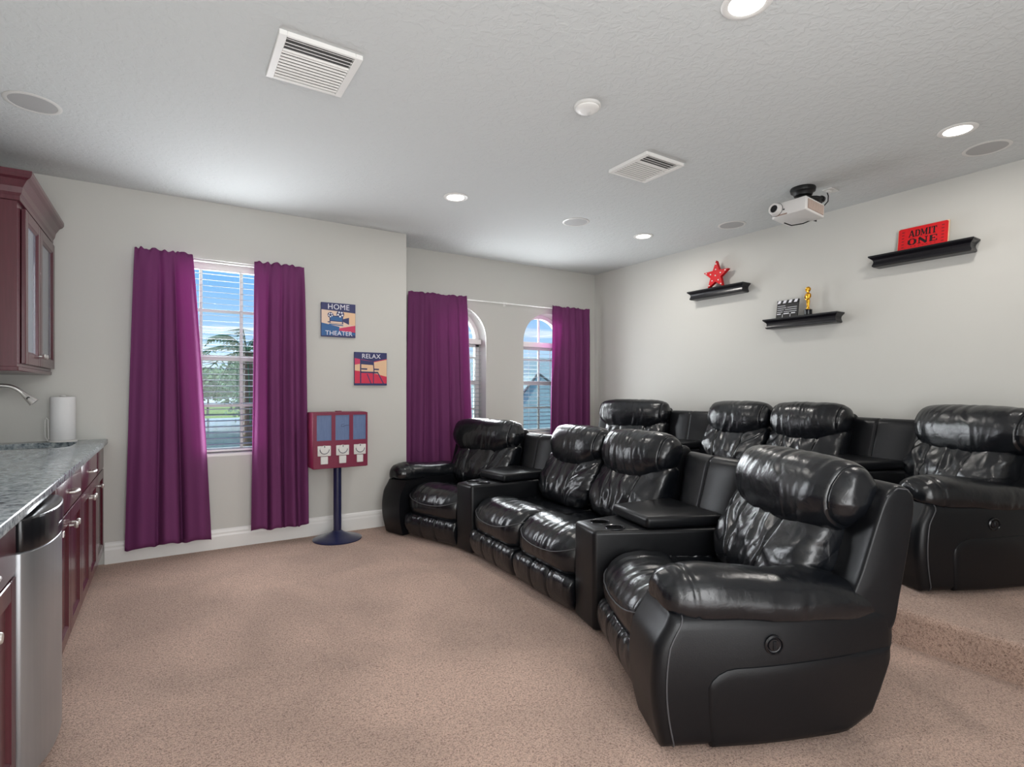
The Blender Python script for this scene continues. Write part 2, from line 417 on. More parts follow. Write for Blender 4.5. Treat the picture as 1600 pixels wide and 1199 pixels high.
# ------------------------------------------------------------------ windows and blinds
def bar(bm, x0, x1, z0, z1, y0, y1): box(bm, x0, x1, y0, y1, z0, z1, .003, 1)
def build_window(n, x0, x1, z0, z1, yg, vx, hz, rail, archr=None):
    """frame, sashes, muntins and panes; x0..x1, z0..z1 the opening; yg the glass plane"""
    root = bpy.data.objects.new('window_%d' % n, None); COL.objects.link(root); root['kind'] = 'structure'
    root.location = ((x0+x1)/2, yg, z0); ox, oz = root.location.x, root.location.z
    bm = nb(); fw = .045
    def B(a, b, c, d, dy=.03): bar(bm, a-ox, b-ox, c-oz, d-oz, -dy, dy)
    B(x0, x0+fw, z0, z1); B(x1-fw, x1, z0, z1); B(x0, x1, z0, z0+.05); B(x0, x1, z1-fw, z1)
    finish(bm, 'window_frame', M['white'], root)
    bm = nb(); bar(bm, x0+fw-ox, x1-fw-ox, rail-.022-oz, rail+.022-oz, -.028, .028); finish(bm, 'meeting_rail', M['white'], root)
    for x in vx:
        bm = nb(); bar(bm, x-.011-ox, x+.011-ox, .05, z1-fw-oz, -.012, .012); finish(bm, 'muntin', M['white'], root)
    for z in hz:
        bm = nb(); bar(bm, x0+fw-ox, x1-fw-ox, z-.011-oz, z+.011-oz, -.011, .013); finish(bm, 'muntin', M['white'], root)
    bm = nb(); box(bm, x0+.02-ox, x1-.02-ox, -.002, .002, .03, z1-.02-z0); finish(bm, 'pane', M['glass'], root, smooth=False)
    bm = nb(); box(bm, x0-ox, x1-ox, -.19, -.03, -.004, .022, .004, 2); finish(bm, 'sill', M['trimw'], root)
    if archr:
        cx = (x0+x1)/2; N = 24
        zc = z1+.03
        bm = nb()
        ring = [(cx-ox+archr*math.cos(PI*k/N), zc-oz+archr*math.sin(PI*k/N)) for k in range(N+1)]
        inn = [(cx-ox+(archr-fw)*math.cos(PI*k/N), zc-oz+(archr-fw)*math.sin(PI*k/N)) for k in range(N+1)]
        prism(bm, ring+inn[::-1], -.03, .03, 'Y'); finish(bm, 'arch_frame', M['white'], root)
        bm = nb(); bar(bm, x0-ox, x1-ox, z1-oz, zc+.02-oz, -.035, .035); finish(bm, 'transom_bar', M['white'], root)
        bm = nb(); bar(bm, cx-.010-ox, cx+.010-ox, zc-oz, zc+archr-fw-oz, -.012, .012); finish(bm, 'muntin', M['white'], root)
        bm = nb(); prism(bm, [(a, b) for a, b in inn], -.002, .002, 'Y'); finish(bm, 'pane', M['glass'], root, smooth=False)
    return root
build_window(1, -.08, .84, .73, 2.285, Y1+.195, (.232, .528), (1.908, 1.130), 1.522)
build_window(2, 2.32, 3.03, .735, 1.80, Y2+.195, (2.675,), (1.634, 1.045), 1.347, .355)
build_window(3, 3.535, 4.245, .735, 1.80, Y2+.195, (3.89,), (1.634, 1.045), 1.347, .355)

def build_blind(x0, x1, z0, z1, y, label, tilt):
    root = empty('window_blind', label, 'blind', ((x0+x1)/2, y, z0), 0, None)
    w = (x1-x0)/2
    bm = nb(); box(bm, -w, w, -.03, .03, z1-z0-.055, z1-z0, .004, 1); finish(bm, 'headrail', M['white'], root)
    bm = nb(); prism(bm, [(-.025, .0005), (0, .0018), (.025, .0005), (.025, -.0011), (0, .0002), (-.025, -.0011)], -w, w, 'X')
    z = z1-z0-.085; first = None
    while z > .045:
        if first is None: first = finish(bm, 'slat', M['slat'], root, (0, 0, z), (R_(tilt), 0, 0))
        else:
            s = first.copy(); COL.objects.link(s); s.parent = root; s.location = (0, 0, z)
        z -= .0475
    bm = nb(); box(bm, -w, w, -.026, .026, .004, .022, .003, 1); finish(bm, 'bottom_rail', M['white'], root)
    for x in (-w*.62, w*.62):
        bm = nb(); box(bm, x-.001, x+.001, -.027, -.025, .02, z1-z0-.05); finish(bm, 'ladder_cord', M['white'], root, smooth=False)
    bm = nb(); tube(bm, [(w*.28, -.034, z1-z0-.05), (w*.28, -.036, (z1-z0)*.25)], .003, 6); finish(bm, 'tilt_wand', M['plasticw'], root)
M['slat'] = mat('blind_slat', rgb(168, 174, 180), .5)
build_blind(-.07, .83, .755, 2.28, Y1+.12, 'white slatted blind in the square-topped window left of the signs', 6)
build_blind(2.33, 3.02, .76, 1.835, Y2+.12, 'white slatted blind in the left arched window, mostly behind a curtain', 6)
build_blind(3.545, 4.235, .76, 1.835, Y2+.12, 'white slatted blind in the right arched window beside the corner', 6)

# ------------------------------------------------------------------ curtains and rods
def build_curtain(label, xt, xb, ytop, ztop, zbot, folds, seed, amp=.028, skew=None, group=None):
    """xt/xb: (left, right) at top and bottom; the sheet falls in folds that open towards the hem"""
    nx, nz = 150, 60; bm = nb(); grid = []
    cx = (xt[0]+xt[1])/2
    for j in range(nz+1):
        v = j/nz; row = []
        for i in range(nx+1):
            u = i/nx
            f = v**.8
            x = (xt[0]*(1-f)+xb[0]*f)*(1-u)+(xt[1]*(1-f)+xb[1]*f)*u
            ph = u*folds*2*PI+seed+.9*noise.noise(Vector((u*3, v*1.2, seed)))
            a = amp*(.45+.75*v)*(.75+1.1*noise.noise(Vector((u*3.3, seed, 2.3))))
            y = a*(math.sin(ph)+.28*math.sin(2.3*ph+seed))+.006*noise.noise(Vector((u*9, v*2.2, seed+5)))
            hd = sst(.06, 0, v)
            y = y*(1-.62*sst(.16, .0, v))+.006*hd*math.sin(u*folds*11+seed)
            y += .004*math.exp(-((v-.028)/.008)**2)
            x += .010*math.cos(ph)*(.4+v)
            z = ztop+(zbot-ztop)*v
            z += hd*.018*(noise.noise(Vector((u*17, seed, .3))))
            z += v*.018*noise.noise(Vector((u*3.2, seed*1.7, 7)))-v*.012*math.sin(ph)
            row.append(bm.verts.new((x-cx, y, z-ztop)))
        grid.append(row)
    for j in range(nz):
        for i in range(nx): bm.faces.new((grid[j][i], grid[j][i+1], grid[j+1][i+1], grid[j+1][i]))
    o = finish(bm, 'curtain', M['purple'], None, (cx, ytop, ztop))
    sm = o.modifiers.new('thickness', 'SOLIDIFY'); sm.thickness = .003
    tag(o, label, 'curtain'); return o
YC1 = Y1-.085; YC2 = Y2-.085
k1 = YC1/Y1; k2 = YC2/Y2
def zz(z, k): return CAM_H+(z-CAM_H)*k
build_curtain('purple curtain left of the square-topped window, nearest the wall cabinet', (-.205*k1, .165*k1), (-.272*k1, .290*k1), YC1, zz(2.317, k1), zz(.083, k1), 3.1, .6)
build_curtain('purple curtain right of the square-topped window, beside the red machine', (.606*k1, .992*k1), (.590*k1, 1.026*k1), YC1, zz(2.315, k1), zz(.108, k1), 3.4, 2.1)
build_curtain('purple curtain left of the arched windows, behind the far front-row recliner', (2.105*k2, 2.778*k2), (2.06*k2, 2.860*k2), YC2, zz(2.29, k2), .03, 5.2, 4.0, .036)
build_curtain('purple curtain right of the arched windows, in the room corner', (3.955*k2, 4.545*k2), (3.90*k2, 4.535*k2), YC2, zz(2.29, k2), .03, 5.0, 5.5, .034)
def build_rod(x0, x1, y, z, label, mid, wally):
    root = empty('curtain_rod', label, 'curtain rod', ((x0+x1)/2, y, z))
    w = (x1-x0)/2
    bm = nb(); cyl(bm, (0, 0, 0), .007, 2*w, 'X', 12); finish(bm, 'pole', M['trimw'], root)
    for s in (-1, 1):
        bm = nb(); lathe(bm, [(0, -.012), (.012, -.008), (.016, .004), (.012, .016), (0, .02)], (s*w, 0, 0), 12, 'X'); finish(bm, 'finial', M['trimw'], root)
    for x in ((-w+.05, w-.05)+((0,) if mid else ())):
        bm = nb(); box(bm, x-.006, x+.006, -.004, wally-y, -.006, .006); box(bm, x-.016, x+.016, wally-y-.004, wally-y, -.03, .022, .002, 1)
        cyl(bm, (x, 0, 0), .011, .016, 'X', 12)
        finish(bm, 'bracket', M['trimw'], root)
build_rod(-.17, .95, YC1+.034, zz(2.276, k1), 'thin white curtain rod above the square-topped window', False, Y1)
build_rod(2.10, 4.44, YC2+.034, zz(2.268, k2), 'long thin white curtain rod above the two arched windows', True, Y2)
# ------------------------------------------------------------------ leather home-theatre seating
# local axes of every module: x to the sitter's left, y to the rear, z up; the origin is the floor point under the front centre
HW = .325
def front_point(rings, i, ztarget):
    """point on the front side of ring i at height ztarget"""
    best = None; ring = rings[i]; n = len(ring)
    for k in range(n):
        a, b = ring[k].co, ring[(k+1) % n].co
        if (a.z-ztarget)*(b.z-ztarget) <= 0 and abs(a.z-b.z) > 1e-7:
            p = a.lerp(b, (ztarget-a.z)/(b.z-a.z))
            if best is None or p.y < best.y: best = p.copy()
    return best
def slab_side(bm, yn, zn, y0, y1, zb, zt, xin, xout, rnd, bulge, ysh, sgn, taper):
    """thick upholstered panel: zb(y), zt(y) give its lower and upper edge, the outer face is bowed and its rim rounded"""
    def g(n): return [.5-.5*math.cos(PI*i/n)*(.55+.45*abs(math.cos(PI*i/n))) for i in range(n+1)]
    P = []
    for i, a in enumerate(g(yn)):
        y = y0+(y1-y0)*a; col = []
        for j, b in enumerate(g(zn)):
            z = zb(y)+(zt(y)-zb(y))*b
            d = min(y-y0, y1-y, z-zb(y), zt(y)-z); d = max(0, min(rnd, d))
            x = xout+bulge(y, z)-(rnd-math.sqrt(max(0, rnd*rnd-(rnd-d)**2)))-taper*max(0, (y-.30)/.6)**1.5
            col.append(bm.verts.new((sgn*x, y+ysh(y, z), z)))
        P.append(col)
    Q = [[bm.verts.new((sgn*(xin-taper*.9*max(0, (v.co.y-.30)/.6)**1.5), v.co.y, v.co.z)) for v in col] for col in P]
    for G in (P, Q):
        for i in range(yn):
            for j in range(zn): bm.faces.new((G[i][j], G[i+1][j], G[i+1][j+1], G[i][j+1]))
    for i in range(yn):
        bm.faces.new((P[i][0], P[i+1][0], Q[i+1][0], Q[i][0])); bm.faces.new((P[i][zn], P[i+1][zn], Q[i+1][zn], Q[i][zn]))
    for j in range(zn):
        bm.faces.new((P[0][j], P[0][j+1], Q[0][j+1], Q[0][j])); bm.faces.new((P[yn][j], P[yn][j+1], Q[yn][j+1], Q[yn][j]))
    return P
AW = .255           # arm width
def make_recliner(arm, seed, label, group, hshift=0.0):
    t = empty('recliner', label, 'recliner', (0, 0, 0), 0, group)
    hw = HW-.012
    bc = .035*arm; bw = hw+.032*abs(arm); hc = .082*arm; hv = hw+.085*abs(arm)
    # chassis
    bm = nb(); prism(bm, [(.07, .03), (.74, .03), (.86, .25), (.86, .38), (.60, .38), (.55, .24), (.07, .24)], -hw+.02, hw-.02, 'X', .006, 1)
    finish(bm, 'chassis', M['chaleg'], t)
    # seat cushion
    sp = [(.035, .205), (-.012, .25), (-.022, .315), (.008, .385), (.075, .435), (.17, .452), (.26, .446), (.40, .430), (.55, .425), (.70, .405), (.73, .33), (.68, .27), (.40, .25), (.12, .235)]
    def sh(a, u, w, k):
        f = sst(.30, -.02, w[0])
        w = Vector((w[0]+.028*f*u*u*sst(.2, .3, w[1]), w[1]))
        if w[1] > .40:
            gy = .315-.07*(1-u*u)*0+.05*u*u
            w.y -= .020*math.exp(-((w.x-gy)/.016)**2)*(1 if abs(u) < .93 else .3)
            w.y -= .030*sst(gy-.03, gy+.05, w.x)*(1-.6*abs(u)**6)
        return a, w
    def dp(co, u, k):
        top = sst(.30, .40, co.z)
        fr = sst(.34, .20, co.y)
        d = .0052*ridge(co.x*17+.6*noise.noise(Vector((co.y*6, co.x*2, seed))), co.y*2.0, seed)*fr*sst(.24, .36, co.z)
        d += .0022*ridge(co.x*42, co.y*5, seed+3)*fr*top
        d += .006*ridge(co.x*9+co.y*7, co.y*15, seed+9)*(1-fr)*top
        return d
    bm = nb(); rings = softloft(bm, sp, -hw, hw, 72, 120, 7, 'X', sh, dp)
    pts = []
    for i in range(3, 70):
        u = math.sin((-1+2*i/72)*PI/2)
        p = front_point(rings, i, .318+.062*abs(u)**2.4)
        if p: pts.append(p+Vector((0, -.0025, .001)))
    seat = finish(bm, 'seat_cushion', M['leather'], t, angle=70)
    bm = nb(); tube(bm, pts, .0030, 6); finish(bm, 'piping', M['thread'], seat)
    # footrest panel with three channels
    fp = [(.06, .022), (.012, .035), (-.018, .09), (-.024, .15), (-.004, .200), (.04, .214), (.09, .205), (.10, .10)]
    def df(co, u, k):
        d = -.011*(math.exp(-((u-.34)/.028)**2)+math.exp(-((u+.34)/.028)**2))
        d += .0065*ridge(co.x*16, co.z*4, seed+20)*sst(.10, .20, co.z)+.002*ridge(co.x*38, co.z*9, seed+21)*sst(.05, .2, co.z)
        return d
    bm = nb(); softloft(bm, fp, -hw+.004, hw-.004, 84, 56, 9, 'X', None, df)
    finish(bm, 'footrest', M['leather'], t, angle=70)
    # back cushion
    bp = [(.60, .41), (.575, .47), (.60, .56), (.655, .66), (.715, .75), (.775, .80), (.86, .80), (.885, .74), (.82, .58), (.74, .43), (.66, .40)]
    def shb(a, u, w, k):
        f = sst(.62, .44, w[1])
        return a*(1-.05*sst(.55, .42, w[1])), Vector((w[0]-.02*(1-u*u)*sst(.78, .60, w[1]), w[1]))
    def db(co, u, k):
        fr = sst(.88, .74, co.y-.35*(co.z-.6))
        xx = co.x-bc; rr = math.hypot(xx, co.z-.42); an = math.atan2(xx, co.z-.42+.10)
        wv = noise.noise(Vector((xx*5, co.z*5, seed+1)))
        d = .010*ridge(an*3.6+1.1*wv, rr*3.0, seed+4)*sst(.04, .16, rr)
        d += .007*ridge(xx*5+2*wv, co.z*7-1.5*wv, seed+5)
        d += .0042*ridge(xx*10+co.z*12*(1 if xx > 0 else -1)+wv, co.z*6, seed+6)+.0011*ridge(xx*30+wv*3, co.z*24, seed+8)
        for sg in (-1, 1): d -= .014*math.exp(-((u-sg*(.40+.35*(co.z-.6)))/.018)**2)*(co.z < .82)
        return d*fr
    bm = nb(); softloft(bm, bp, bc-bw+.005, bc+bw-.005, 110, 90, 5, 'X', shb, db)
    finish(bm, 'back_cushion', M['leather'], t, angle=70)
    # headrest roll
    hp = [(.692, .728), (.655, .79), (.662, .870), (.708, .945), (.785, .980), (.865, .968), (.915, .905), (.905, .82), (.86, .745), (.775, .706)]
    def shh(a, u, w, k):
        return a, Vector((w[0]+.035*abs(u)**3*sst(.8, .7, w[0]), w[1]+(.028*abs(u)**3-.062*(1-u*u))*sst(.86, .74, w[1])))
    def dh(co, u, k):
        wv = noise.noise(Vector((co.x*4, co.z*4, seed+11))); mk = .35+.65*sst(-.25, .35, noise.noise(Vector((co.x*3.1, co.z*2.0, seed+17))))
        d = .0038*ridge(co.x*8+1.6*wv, co.z*2.5+co.y*2, seed+12)
        d += .0044*ridge(co.x*20+2.6*wv+co.z*5, co.z*3.2, seed+13)*mk+.0016*ridge(co.x*46+3*wv, co.z*7, seed+14)*mk
        d += .005*ridge(co.x*5, co.z*18, seed+15)*abs(u)**4
        d -= .008*math.exp(-((abs(u)-.86)/.012)**2)
        return d
    bm = nb(); softloft(bm, hp, hc-hv+.004, hc+hv-.004, 110, 80, 4.2, 'X', shh, dh)
    finish(bm, 'headrest', M['leather'], t, angle=70)
    # rear shell
    x0, x1 = -hw+.02, hw-.02
    if arm > 0: x1 = HW+AW-.055
    if arm < 0: x0 = -HW-AW+.055
    bm = nb(); softloft(bm, [(.80, .34), (.705, .42), (.765, .60), (.825, .78), (.862, .868), (.905, .900), (.950, .895), (.978, .85), (.958, .70), (.920, .50), (.885, .36)], x0, x1, 40, 64, 26, 'X')
    shell = finish(bm, 'back_shell', M['vinyl'], t, angle=60)
    if arm:
        s = arm
        e0 = x1-.007 if arm > 0 else x0+.007
        bm = nb(); tube(bm, [(e0, .728, .46), (e0, .772, .60), (e0, .832, .78), (e0, .868, .862), (e0, .908, .890), (e0, .948, .885), (e0, .968, .85)], .003, 6)
        finish(bm, 'piping', M['thread'], shell)
        # arm: bowed side with rounded rim
        def zt(y): return .475-.02*sst(.5, .9, y)
        def zb(y):
            return .012+.004*y+.055*sst(.66, .80, y)+max(0, (y-.785))*2.3
        def bul(y, z): return .020*math.sin(PI*min(1, max(0, z/.47)))*(1-((y-.42)/.6)**2)+.012
        def ys(y, z):
            return -.050*math.sin(PI*min(1, max(0, (z+.03)/.53)))*sst(.35, .0, y)+.03*sst(.36, .47, z)*sst(.25, 0, y)
        xi, xo = HW-.004, HW+AW-.012
        bm = nb(); P = slab_side(bm, 34, 22, 0, .905, zb, zt, xi, xo, .04, bul, ys, s, .065)
        # welt along the outer front edge
        e = [c.co.copy() for c in P[4]]
        ab = finish(bm, 'arm', M['vinyl'], t, angle=50)
        bm = nb(); tube(bm, [p+Vector((s*.002, -.001, 0)) for p in e[1:]], .0030, 6); finish(bm, 'piping', M['thread'], ab)
        # inset lower side panel
        def zt2(y): return .012+(.262+.028*(y/.9))*sst(.135, .20, y)*1.0+.0*y
        def zt2(y):
            top = .298+.016*(y-.19)/.7
            return top-(.085-math.sqrt(max(0, .085**2-max(0, .085-(y-.165))**2))) if y < .25 else top
        def zb2(y): return zb(y)+.004
        bm = nb(); slab_side(bm, 26, 14, .165, .872, zb2, zt2, xo-.03, xo+.007, .014, bul, ys, s, .065)
        finish(bm, 'side_panel', M['vinyl'], ab, angle=50)
        # recline button
        xb = xo+bul(.38, .368)-.065*((.08/.6)**1.5)
        bt = nb(); lathe(bt, [(.034, -.004), (.034, .006), (.029, .010), (.026, .004), (.022, .003), (.020, .007), (0, .008)], (0, 0, 0), 28, 'X')
        b = finish(bt, 'recline_button', M['blackp'], ab, (s*xb, .38, .368), (0, 0, 0 if s > 0 else PI))
        bt = nb(); box(bt, .006, .011, -.006, .006, -.015, .015, .002, 1); finish(bt, 'button_bar', M['vinyl'], ab, (s*xb, .38, .368), (0, 0, 0 if s > 0 else PI))
        # arm pad: a stuffed roll along the top
        ap = [(-.135, -.035), (-.145, .02), (-.105, .068), (-.03, .090), (.05, .088), (.115, .058), (.142, .005), (.135, -.050), (.10, -.062), (0, -.04), (-.10, -.045)]
        ctr = HW+AW/2+.006
        def sha(a, u, w, k):
            y = a
            zc = .517-.026*sst(.16, .50, y)-.055*sst(.55, .93, y)
            zc += -.012*sst(.05, -.03, y)
            wx = w[0]*(.93-.12*sst(.6, .92, y)-.10*sst(.12, -.03, y))*s+s*(ctr-.06*max(0, (y-.30)/.6)**1.5)
            wz = w[1]*(1+.12*math.exp(-((y-.12)/.1)**2)-.25*sst(.6, .92, y))
            return y, Vector((wx, zc+wz))
        def da(co, u, k):
            d = .005*ridge(co.x*12, co.y*10, seed+30)*sst(.16, .0, co.y)+.004*ridge(co.y*34, co.x*5, seed+31)*sst(.12, .02, co.y)
            d += .004*noise.noise(Vector((co.x*7, co.y*5, seed+32)))+.003*ridge(co.y*7, co.x*9, seed+33)
            d -= .007*math.exp(-((co.y-.115+.12*(co.z-.5))/.006)**2)+.004*math.exp(-((co.y-.52-.25*(co.z-.5))/.006)**2)
            return d
        bm = nb(); softloft(bm, ap, .004, .93, 100, 64, 4.2, 'Y', sha, da)
        finish(bm, 'arm_pad', M['leather'], t, angle=70)
    return t

def make_console(label, group, half=.130, flare=.235):
    t = empty('wedge_console', label, 'console', (0, 0, 0), 0, group)
    h = half
    bm = nb(); prism(bm, [(-h+.012, 0), (h-.012, 0), (h+.055, .28), (h+.165, .80), (-h-.165, .80), (-h-.055, .28)], .02, .535, 'Z', .022, 4)
    deck = finish(bm, 'console_body', M['vinyl'], t, angle=50)
    # sink the cup wells into the top
    cut = nb()
    wells = ((-.048, .120), (.084, .140))
    for x, y in wells: cyl(cut, (x, y, .53), .048, .12, 'Z', 32)
    co = finish(cut, 'cutter', M['vinyl'])
    md = deck.modifiers.new('w', 'BOOLEAN'); md.object = co; md.operation = 'DIFFERENCE'
    dg = bpy.context.evaluated_depsgraph_get(); dg.update()
    me = bpy.data.meshes.new_from_object(deck.evaluated_get(dg)); deck.modifiers.clear(); deck.data = me
    me.set_sharp_from_angle(angle=R_(50))
    bpy.data.objects.remove(co)
    for x, y in wells:
        bm = nb(); lathe(bm, [(0, .474), (.045, .474), (.0465, .532), (.0475, .535)], (x, y, 0), 32)
        cw = finish(bm, 'cup_holder', M['chaleg'], t)
        bm = nb(); lathe(bm, [(.0465, .530), (.0475, .538), (.053, .5395), (.055, .535)], (x, y, 0), 32); finish(bm, 'cup_ring', M['cup'], cw)
    # padded lid
    bm = nb(); prism(bm, [(-.185, .27), (.185, .27), (.25, .70), (-.25, .70)], .538, .600, 'Z', .02, 4)
    finish(bm, 'lid', M['vinyl'], t, angle=50)
    # upholstered back between the seats, with a seam down its middle
    bp = [(.70, .50), (.745, .68), (.785, .83), (.815, .868), (.86, .872), (.90, .83), (.90, .60), (.88, .34), (.78, .34), (.74, .44)]
    def db(co, u, k): return -.006*math.exp(-((u)/.022)**2)
    def sh(a, u, w, k): return a*(.84+.35*sst(.7, .9, w[0])), Vector((w[0]+.03*u*u, w[1]))
    bm = nb(); softloft(bm, bp, -flare-.03, flare+.03, 64, 56, 14, 'X', sh, db, .9)
    finish(bm, 'back_panel', M['vinyl'], t, angle=50)
    return t

def loc_of(front, phi, off, z):
    """front: world point of the module's front right (sitter's) corner line; off: shift along the sitter's right"""
    r = Vector((math.sin(phi), math.cos(phi), 0)); p = Vector((front[0], front[1], 0))+r*off
    return (p.x, p.y, z)
def rz(phi): return -PI/2-phi

G1, G2 = 'recliners of the front row', 'recliners of the raised back row'
P0 = R_(2.5); PN = R_(27); PF = R_(-17.5)
D1 = (1.905, 2.975)
nr = (1.710, 1.799); fr = (1.812, 4.113)
near1 = make_recliner(1, 3.1, 'black leather recliner with one arm, nearest the camera in the front row', G1, .035)
near1.location = (nr[0], nr[1], 0); near1.rotation_euler = (0, 0, rz(PN))
s3 = make_recliner(0, 8.7, 'armless black leather recliner of the front row between the nearer console and its twin', G1)
s3.location = loc_of(D1, P0, -HW, 0); s3.rotation_euler = (0, 0, rz(P0))
s2 = make_recliner(0, 15.2, 'armless black leather recliner of the front row beside the farther console', G1)
s2.location = loc_of(D1, P0, HW, 0); s2.rotation_euler = (0, 0, rz(P0))
far1 = make_recliner(-1, 22.9, 'black leather recliner with one arm at the far end, beside the candy machine', G1)
far1.location = (fr[0], fr[1], 0); far1.rotation_euler = (0, 0, rz(PF))
D2 = (3.60, 2.76); T2 = (D2[0]-D1[0], D2[1]-D1[1])
PN2 = R_(27)
n2 = (3.635, 1.749)
dup(near1, (n2[0], n2[1], PLAT), rz(PN2), 'black leather recliner with one arm on the platform at the right photo edge', G2)
dup(s3, loc_of(D2, P0, -HW, PLAT), rz(P0), 'armless black leather recliner of the raised back row, right one of the middle pair', G2)
dup(s2, loc_of(D2, P0, HW, PLAT), rz(P0), 'armless black leather recliner of the raised back row, left one of the middle pair', G2)
dup(far1, (fr[0]+T2[0], fr[1]+T2[1], PLAT), rz(PF), 'black leather recliner at the far end of the raised back row, in the room corner', G2)
GC = 'wedge consoles between the recliners'
con = make_console('black wedge console with two cup holders between the nearest recliner and the front-row pair', GC)
PCN = R_(14.5)
con.location = (1.866, 2.222, 0); con.rotation_euler = (0, 0, rz(PCN))
PCF = R_(-7.5)
c = dup(con, (1.925, 3.715, 0), rz(PCF), 'black wedge console with two cup holders before the far recliner of the front row', GC); c.scale = (.86, 1, 1)
c = dup(con, (1.925+T2[0], 3.715+T2[1], PLAT), rz(PCF), 'black wedge console on the platform beside the far back-row recliner', GC); c.scale = (.98, 1, 1)
c = dup(con, (3.655, 2.09, PLAT), rz(R_(13)), 'black wedge console on the platform beside the recliner at the right edge', GC); c.scale = (1.08, .97, 1)
# ------------------------------------------------------------------ wet bar along the left wall
CF = -.385; CT = .905
def knob(parent, loc):
    bm = nb(); lathe(bm, [(.006, -.002), (.006, .016), (.013, .019), (.016, .026), (.013, .032), (0, .034)], (0, 0, 0), 16, 'X')
    return finish(bm, 'knob', M['chrome'], parent, loc)
def pull(parent, loc, w=.10):
    bm = nb(); tube(bm, [(0, -w/2, 0), (.020, -w/2+.004, 0), (.027, -w/4, .002), (.029, 0, .003), (.027, w/4, .002), (.020, w/2-.004, 0), (0, w/2, 0)], lambda t: .0045+.003*math.sin(PI*t), 8)
    return finish(bm, 'pull', M['chrome'], parent, loc)
def panel_door(parent, x, y0, y1, z0, z1, name='door', glass=False):
    """frame-and-panel door facing +x; coordinates local to parent"""
    bm = nb(); r = .06
    for a, b, c, d in ((y0, y0+r, z0, z1), (y1-r, y1, z0, z1), (y0+r, y1-r, z0, z0+r), (y0+r, y1-r, z1-r, z1)):
        prism(bm, [(a, c), (b, c), (b, d), (a, d)], x, x+.020, 'X', .0025, 1)
    if not glass:
        prism(bm, [(y0+r, z0+r), (y1-r, z0+r), (y1-r, z1-r), (y0+r, z1-r)], x+.002, x+.009, 'X', 0)
    bd = .012        # sloped moulding inside the frame
    a, b, c, d = y0+r, y1-r, z0+r, z1-r
    o = [(x+.017, a, c), (x+.017, b, c), (x+.017, b, d), (x+.017, a, d)]
    i = [(x+.009, a+bd, c+bd), (x+.009, b-bd, c+bd), (x+.009, b-bd, d-bd), (x+.009, a+bd, d-bd)]
    O = [bm.verts.new(p) for p in o]; I = [bm.verts.new(p) for p in i]; bk = [bm.verts.new((x+.004, p[1], p[2])) for p in i]
    for k in range(4):
        bm.faces.new((O[k], O[(k+1) % 4], I[(k+1) % 4], I[k])); bm.faces.new((I[k], I[(k+1) % 4], bk[(k+1) % 4], bk[k]))
    dr = finish(bm, name, M['cherry'], parent, angle=30)
    if glass:
        bm = nb(); box(bm, x+.003, x+.007, a, b, c, d); finish(bm, 'glass_pane', M['glassd'], dr, smooth=False)
    return dr
def base_unit(y0, y1, label, doors, knobs, pullit=True, top=CT-.038):
    yc = (y0+y1)/2; w = (y1-y0)/2-.001
    t = empty('base_cabinet', label, 'cabinet', (CF, yc, 0), 0, None)
    bm = nb(); box(bm, XL+.004-CF, -.021, -w, w, .085, top); box(bm, -.045, -.021, -w, w, top, CT-.038); box(bm, XL+.004-CF, -.07, -w, w, 0, .085); finish(bm, 'carcass', M['cherry'], t, smooth=False)
    bm = nb(); prism(bm, [(-w+.004, .70), (w-.004, .70), (w-.004, CT-.048), (-w+.004, CT-.048)], -.020, 0, 'X', .004, 2)
    d = finish(bm, 'drawer_front', M['cherry'], t, angle=30)
    if pullit: pull(d, (0, 0, .777))
    n = len(doors)
    for k, (a, b) in enumerate(doors):
        dr = panel_door(t, -.020, a-yc+.003, b-yc-.003, .10, .692)
        if knobs[k] is not None: knob(dr, (0, knobs[k]-yc, .622))
    return t
base_unit(1.45, 2.19, 'cherry base cabinet nearest the camera, left of the small fridge', [(1.45, 1.82), (1.82, 2.19)], (1.78, 1.86))
base_unit(2.91, 3.67, 'cherry base cabinet with one drawer directly beyond the small fridge', [(2.91, 3.29), (3.29, 3.67)], (3.25, 3.33))
base_unit(3.67, 4.43, 'cherry base cabinet under the sink, second beyond the small fridge', [(3.67, 4.05), (4.05, 4.43)], (4.01, 4.09), True, .70)
base_unit(4.43, 4.868, 'narrow cherry base cabinet at the far end against the window wall', [(4.43, 4.868)], (4.485,), False, .70)
bm = nb(); box(bm, XL+.004, CF-.022, 2.72, 2.905, 0, CT-.038); tag(finish(bm, 'filler_panel', M['cherry'], smooth=False), 'plain cherry filler between the small fridge and the next cabinet', 'panel')

